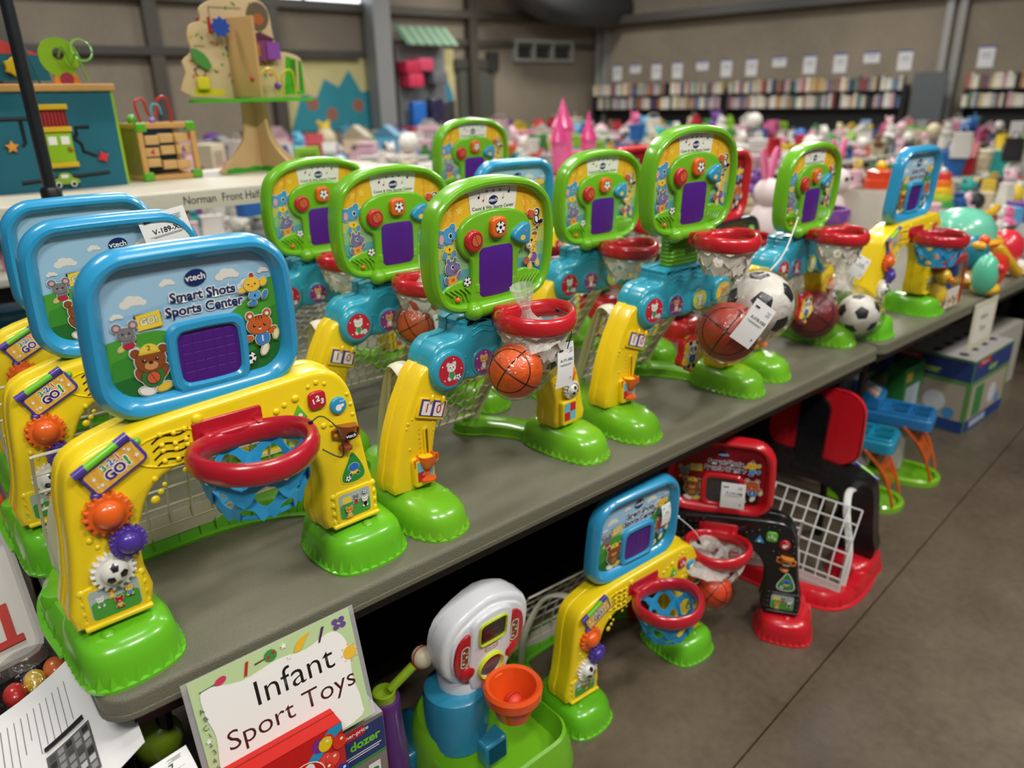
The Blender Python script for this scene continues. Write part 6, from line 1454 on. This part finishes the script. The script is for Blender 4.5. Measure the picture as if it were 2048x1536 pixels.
rack('black book rack against the wall right of the grey panel', 1.2, 4.75, 'right hand rack on the far wall')
q = M(); q.add(*box(-.03, -.28, 0, .03, .28, 1.82), H('55595C')); o = q.build('grey_panel', METAL); o.location = (wx(5.27) - .6, 5.25, 0); o.rotation_euler = (0, 0, .11); tag(o, 'tall grey panel standing between the two book racks', 'panel')
for k, (s, land) in enumerate(((12.65, 0), (12.12, 1), (11.52, 0), (10.95, 0), (10.30, 1), (9.70, 0), (9.10, 0), (8.48, 1), (7.82, 0), (7.20, 0), (6.60, 1), (5.98, 0), (4.62, 0), (3.55, 0))):
    w, h = (.26, .36) if not land else (.30, .20); z = 2.23 - h
    t = thing('wall_sign', 'white %s paper sign on the far right wall, number %s from the left' % ('landscape' if land else 'portrait', ('one two three four five six seven eight nine ten eleven twelve thirteen fourteen'.split())[k]), 'sign', (wx(s) - .012, s, z))
    q = M(rot(math.atan(.1116), 'Z')); q.add(*box(-.004, -w / 2, 0, .004, w / 2, h), H('DCDCDC')); q.build('sheet', PAPER, t)
    q = M(rot(math.atan(.1116), 'Z')); q.add(*box(-.006, -w / 2, h - .03, -.004, w / 2, h), H('3A4A9A')); q.add(*box(-.006, -w * .3, h * .45, -.004, w * .3, h * .5), H('9A9AA4')); q.add(*box(-.006, -w * .3, h * .6, -.004, w * .3, h * .68), H('9A9AA4')); q.build('header', PRINT, t)
q = M(); q.add(*box(-.19, -.19, 0, .19, .19, 7), H('8A8C8C')); q.add(*box(-.23, -.23, 0, .23, .23, .04), H('606060')); o = q.build('steel_pillar', METAL); o.location = (8.5, 13.05, 0); tag(o, 'tall grey steel pillar in front of the back wall', 'pillar')
q = M(); q.add(*tube(cat([(11.3, 12.2, 4.6), (11.6, 12.3, 4.0), (12.2, 12.4, 3.6), (13.2, 12.5, 3.45), (14.2, 12.6, 3.45), (15.0, 12.6, 3.5)], 5, False), .42, 20), H('3E4042')); o = q.build('air_duct', METAL); tag(o, 'large dark round air duct bending near the ceiling', 'duct')
t = thing('duct_grille', 'white framed rectangular grille below the air duct', 'vent', (13.2, BY - .01, 2.3))
q = M(FR(0)); q.add(*ringprof(rrect(0, .25, 1.9, .48, .04), rrect(0, .25, 1.75, .34, .02), [(0, 0), (0, .12), (1, .12), (1, 0)]), H('A8A8A4'))
for x in (-.35, .25): q.add(*box(x - .04, .06, .0, x + .04, .44, .12), H('A8A8A4'))
q.add(*box(-.9, .05, -.02, .9, .45, .01), H('3A3A34')); q.build('frame', METAL, t)
# market stand at the back wall: striped awning and pink boxes
t = thing('market_stand', 'stand with a green striped awning beside the steel pillar', 'stand', (9.55, BY - .55, 0))
q = M()
for k in range(12): q.add(*box(-.62 + k * .105, -.2, 0, -.52 + k * .105, .35, .03), H('A8C0A0') if k % 2 else H('6C9A84'), TR((0, 0, 2.68)) @ rot(.7, 'X'))
q.build('awning', CLOTH, t)
q = M(); q.add(*box(-.6, -.1, 0, .6, .4, 1.0), H('3A3C44')); q.add(*box(-.6, .3, 1.0, .6, .4, 2.6), H('7A7E80')); q.build('body', METAL, t)
for x, z, c in ((-.45, 2.15, 'C83050'), (-.15, 2.2, 'D84A6C'), (-.40, 1.9, 'D83A5C'), (.2, 1.95, '6A6E74')): q = M(); q.add(*box(x - .18, -.1, z - .12, x + .18, .3, z + .12, .02), H(c)); q.build('pink_panel', SATIN, t)
for k, (x, z, c, nm) in enumerate(((-.4, 1.5, '2A70C8', 'blue'), (.05, 1.55, '2C2A4A', 'navy'), (.35, 1.5, '3A3A3E', 'charcoal'))): heap('toy_box', nm + ' boxed toy on the counter of the market stand', 'box', (9.55 + x, BY - .6, 1.0), lambda m: m.add(*box(-.16, -.1, 0, .16, .1, z - 1.0, .02), H(c)))
# high strip of daylight windows in the back wall
WG = mat('daylight_glass', .2); WG.node_tree.nodes['Principled BSDF'].inputs['Emission Color'].default_value = (.86, .93, 1, 1); WG.node_tree.nodes['Principled BSDF'].inputs['Emission Strength'].default_value = 2.2
struct(plain('window_1', WG, (3.4, BY - .06, 3.32, 8.35, BY - .01, 4.6, WHITE)))
struct(plain('trim_18', METAL, *[(3.4 + k * 1.23, BY - .09, 3.3, 3.46 + k * 1.23, BY - .06, 4.6, H('7A7A78')) for k in range(5)]))
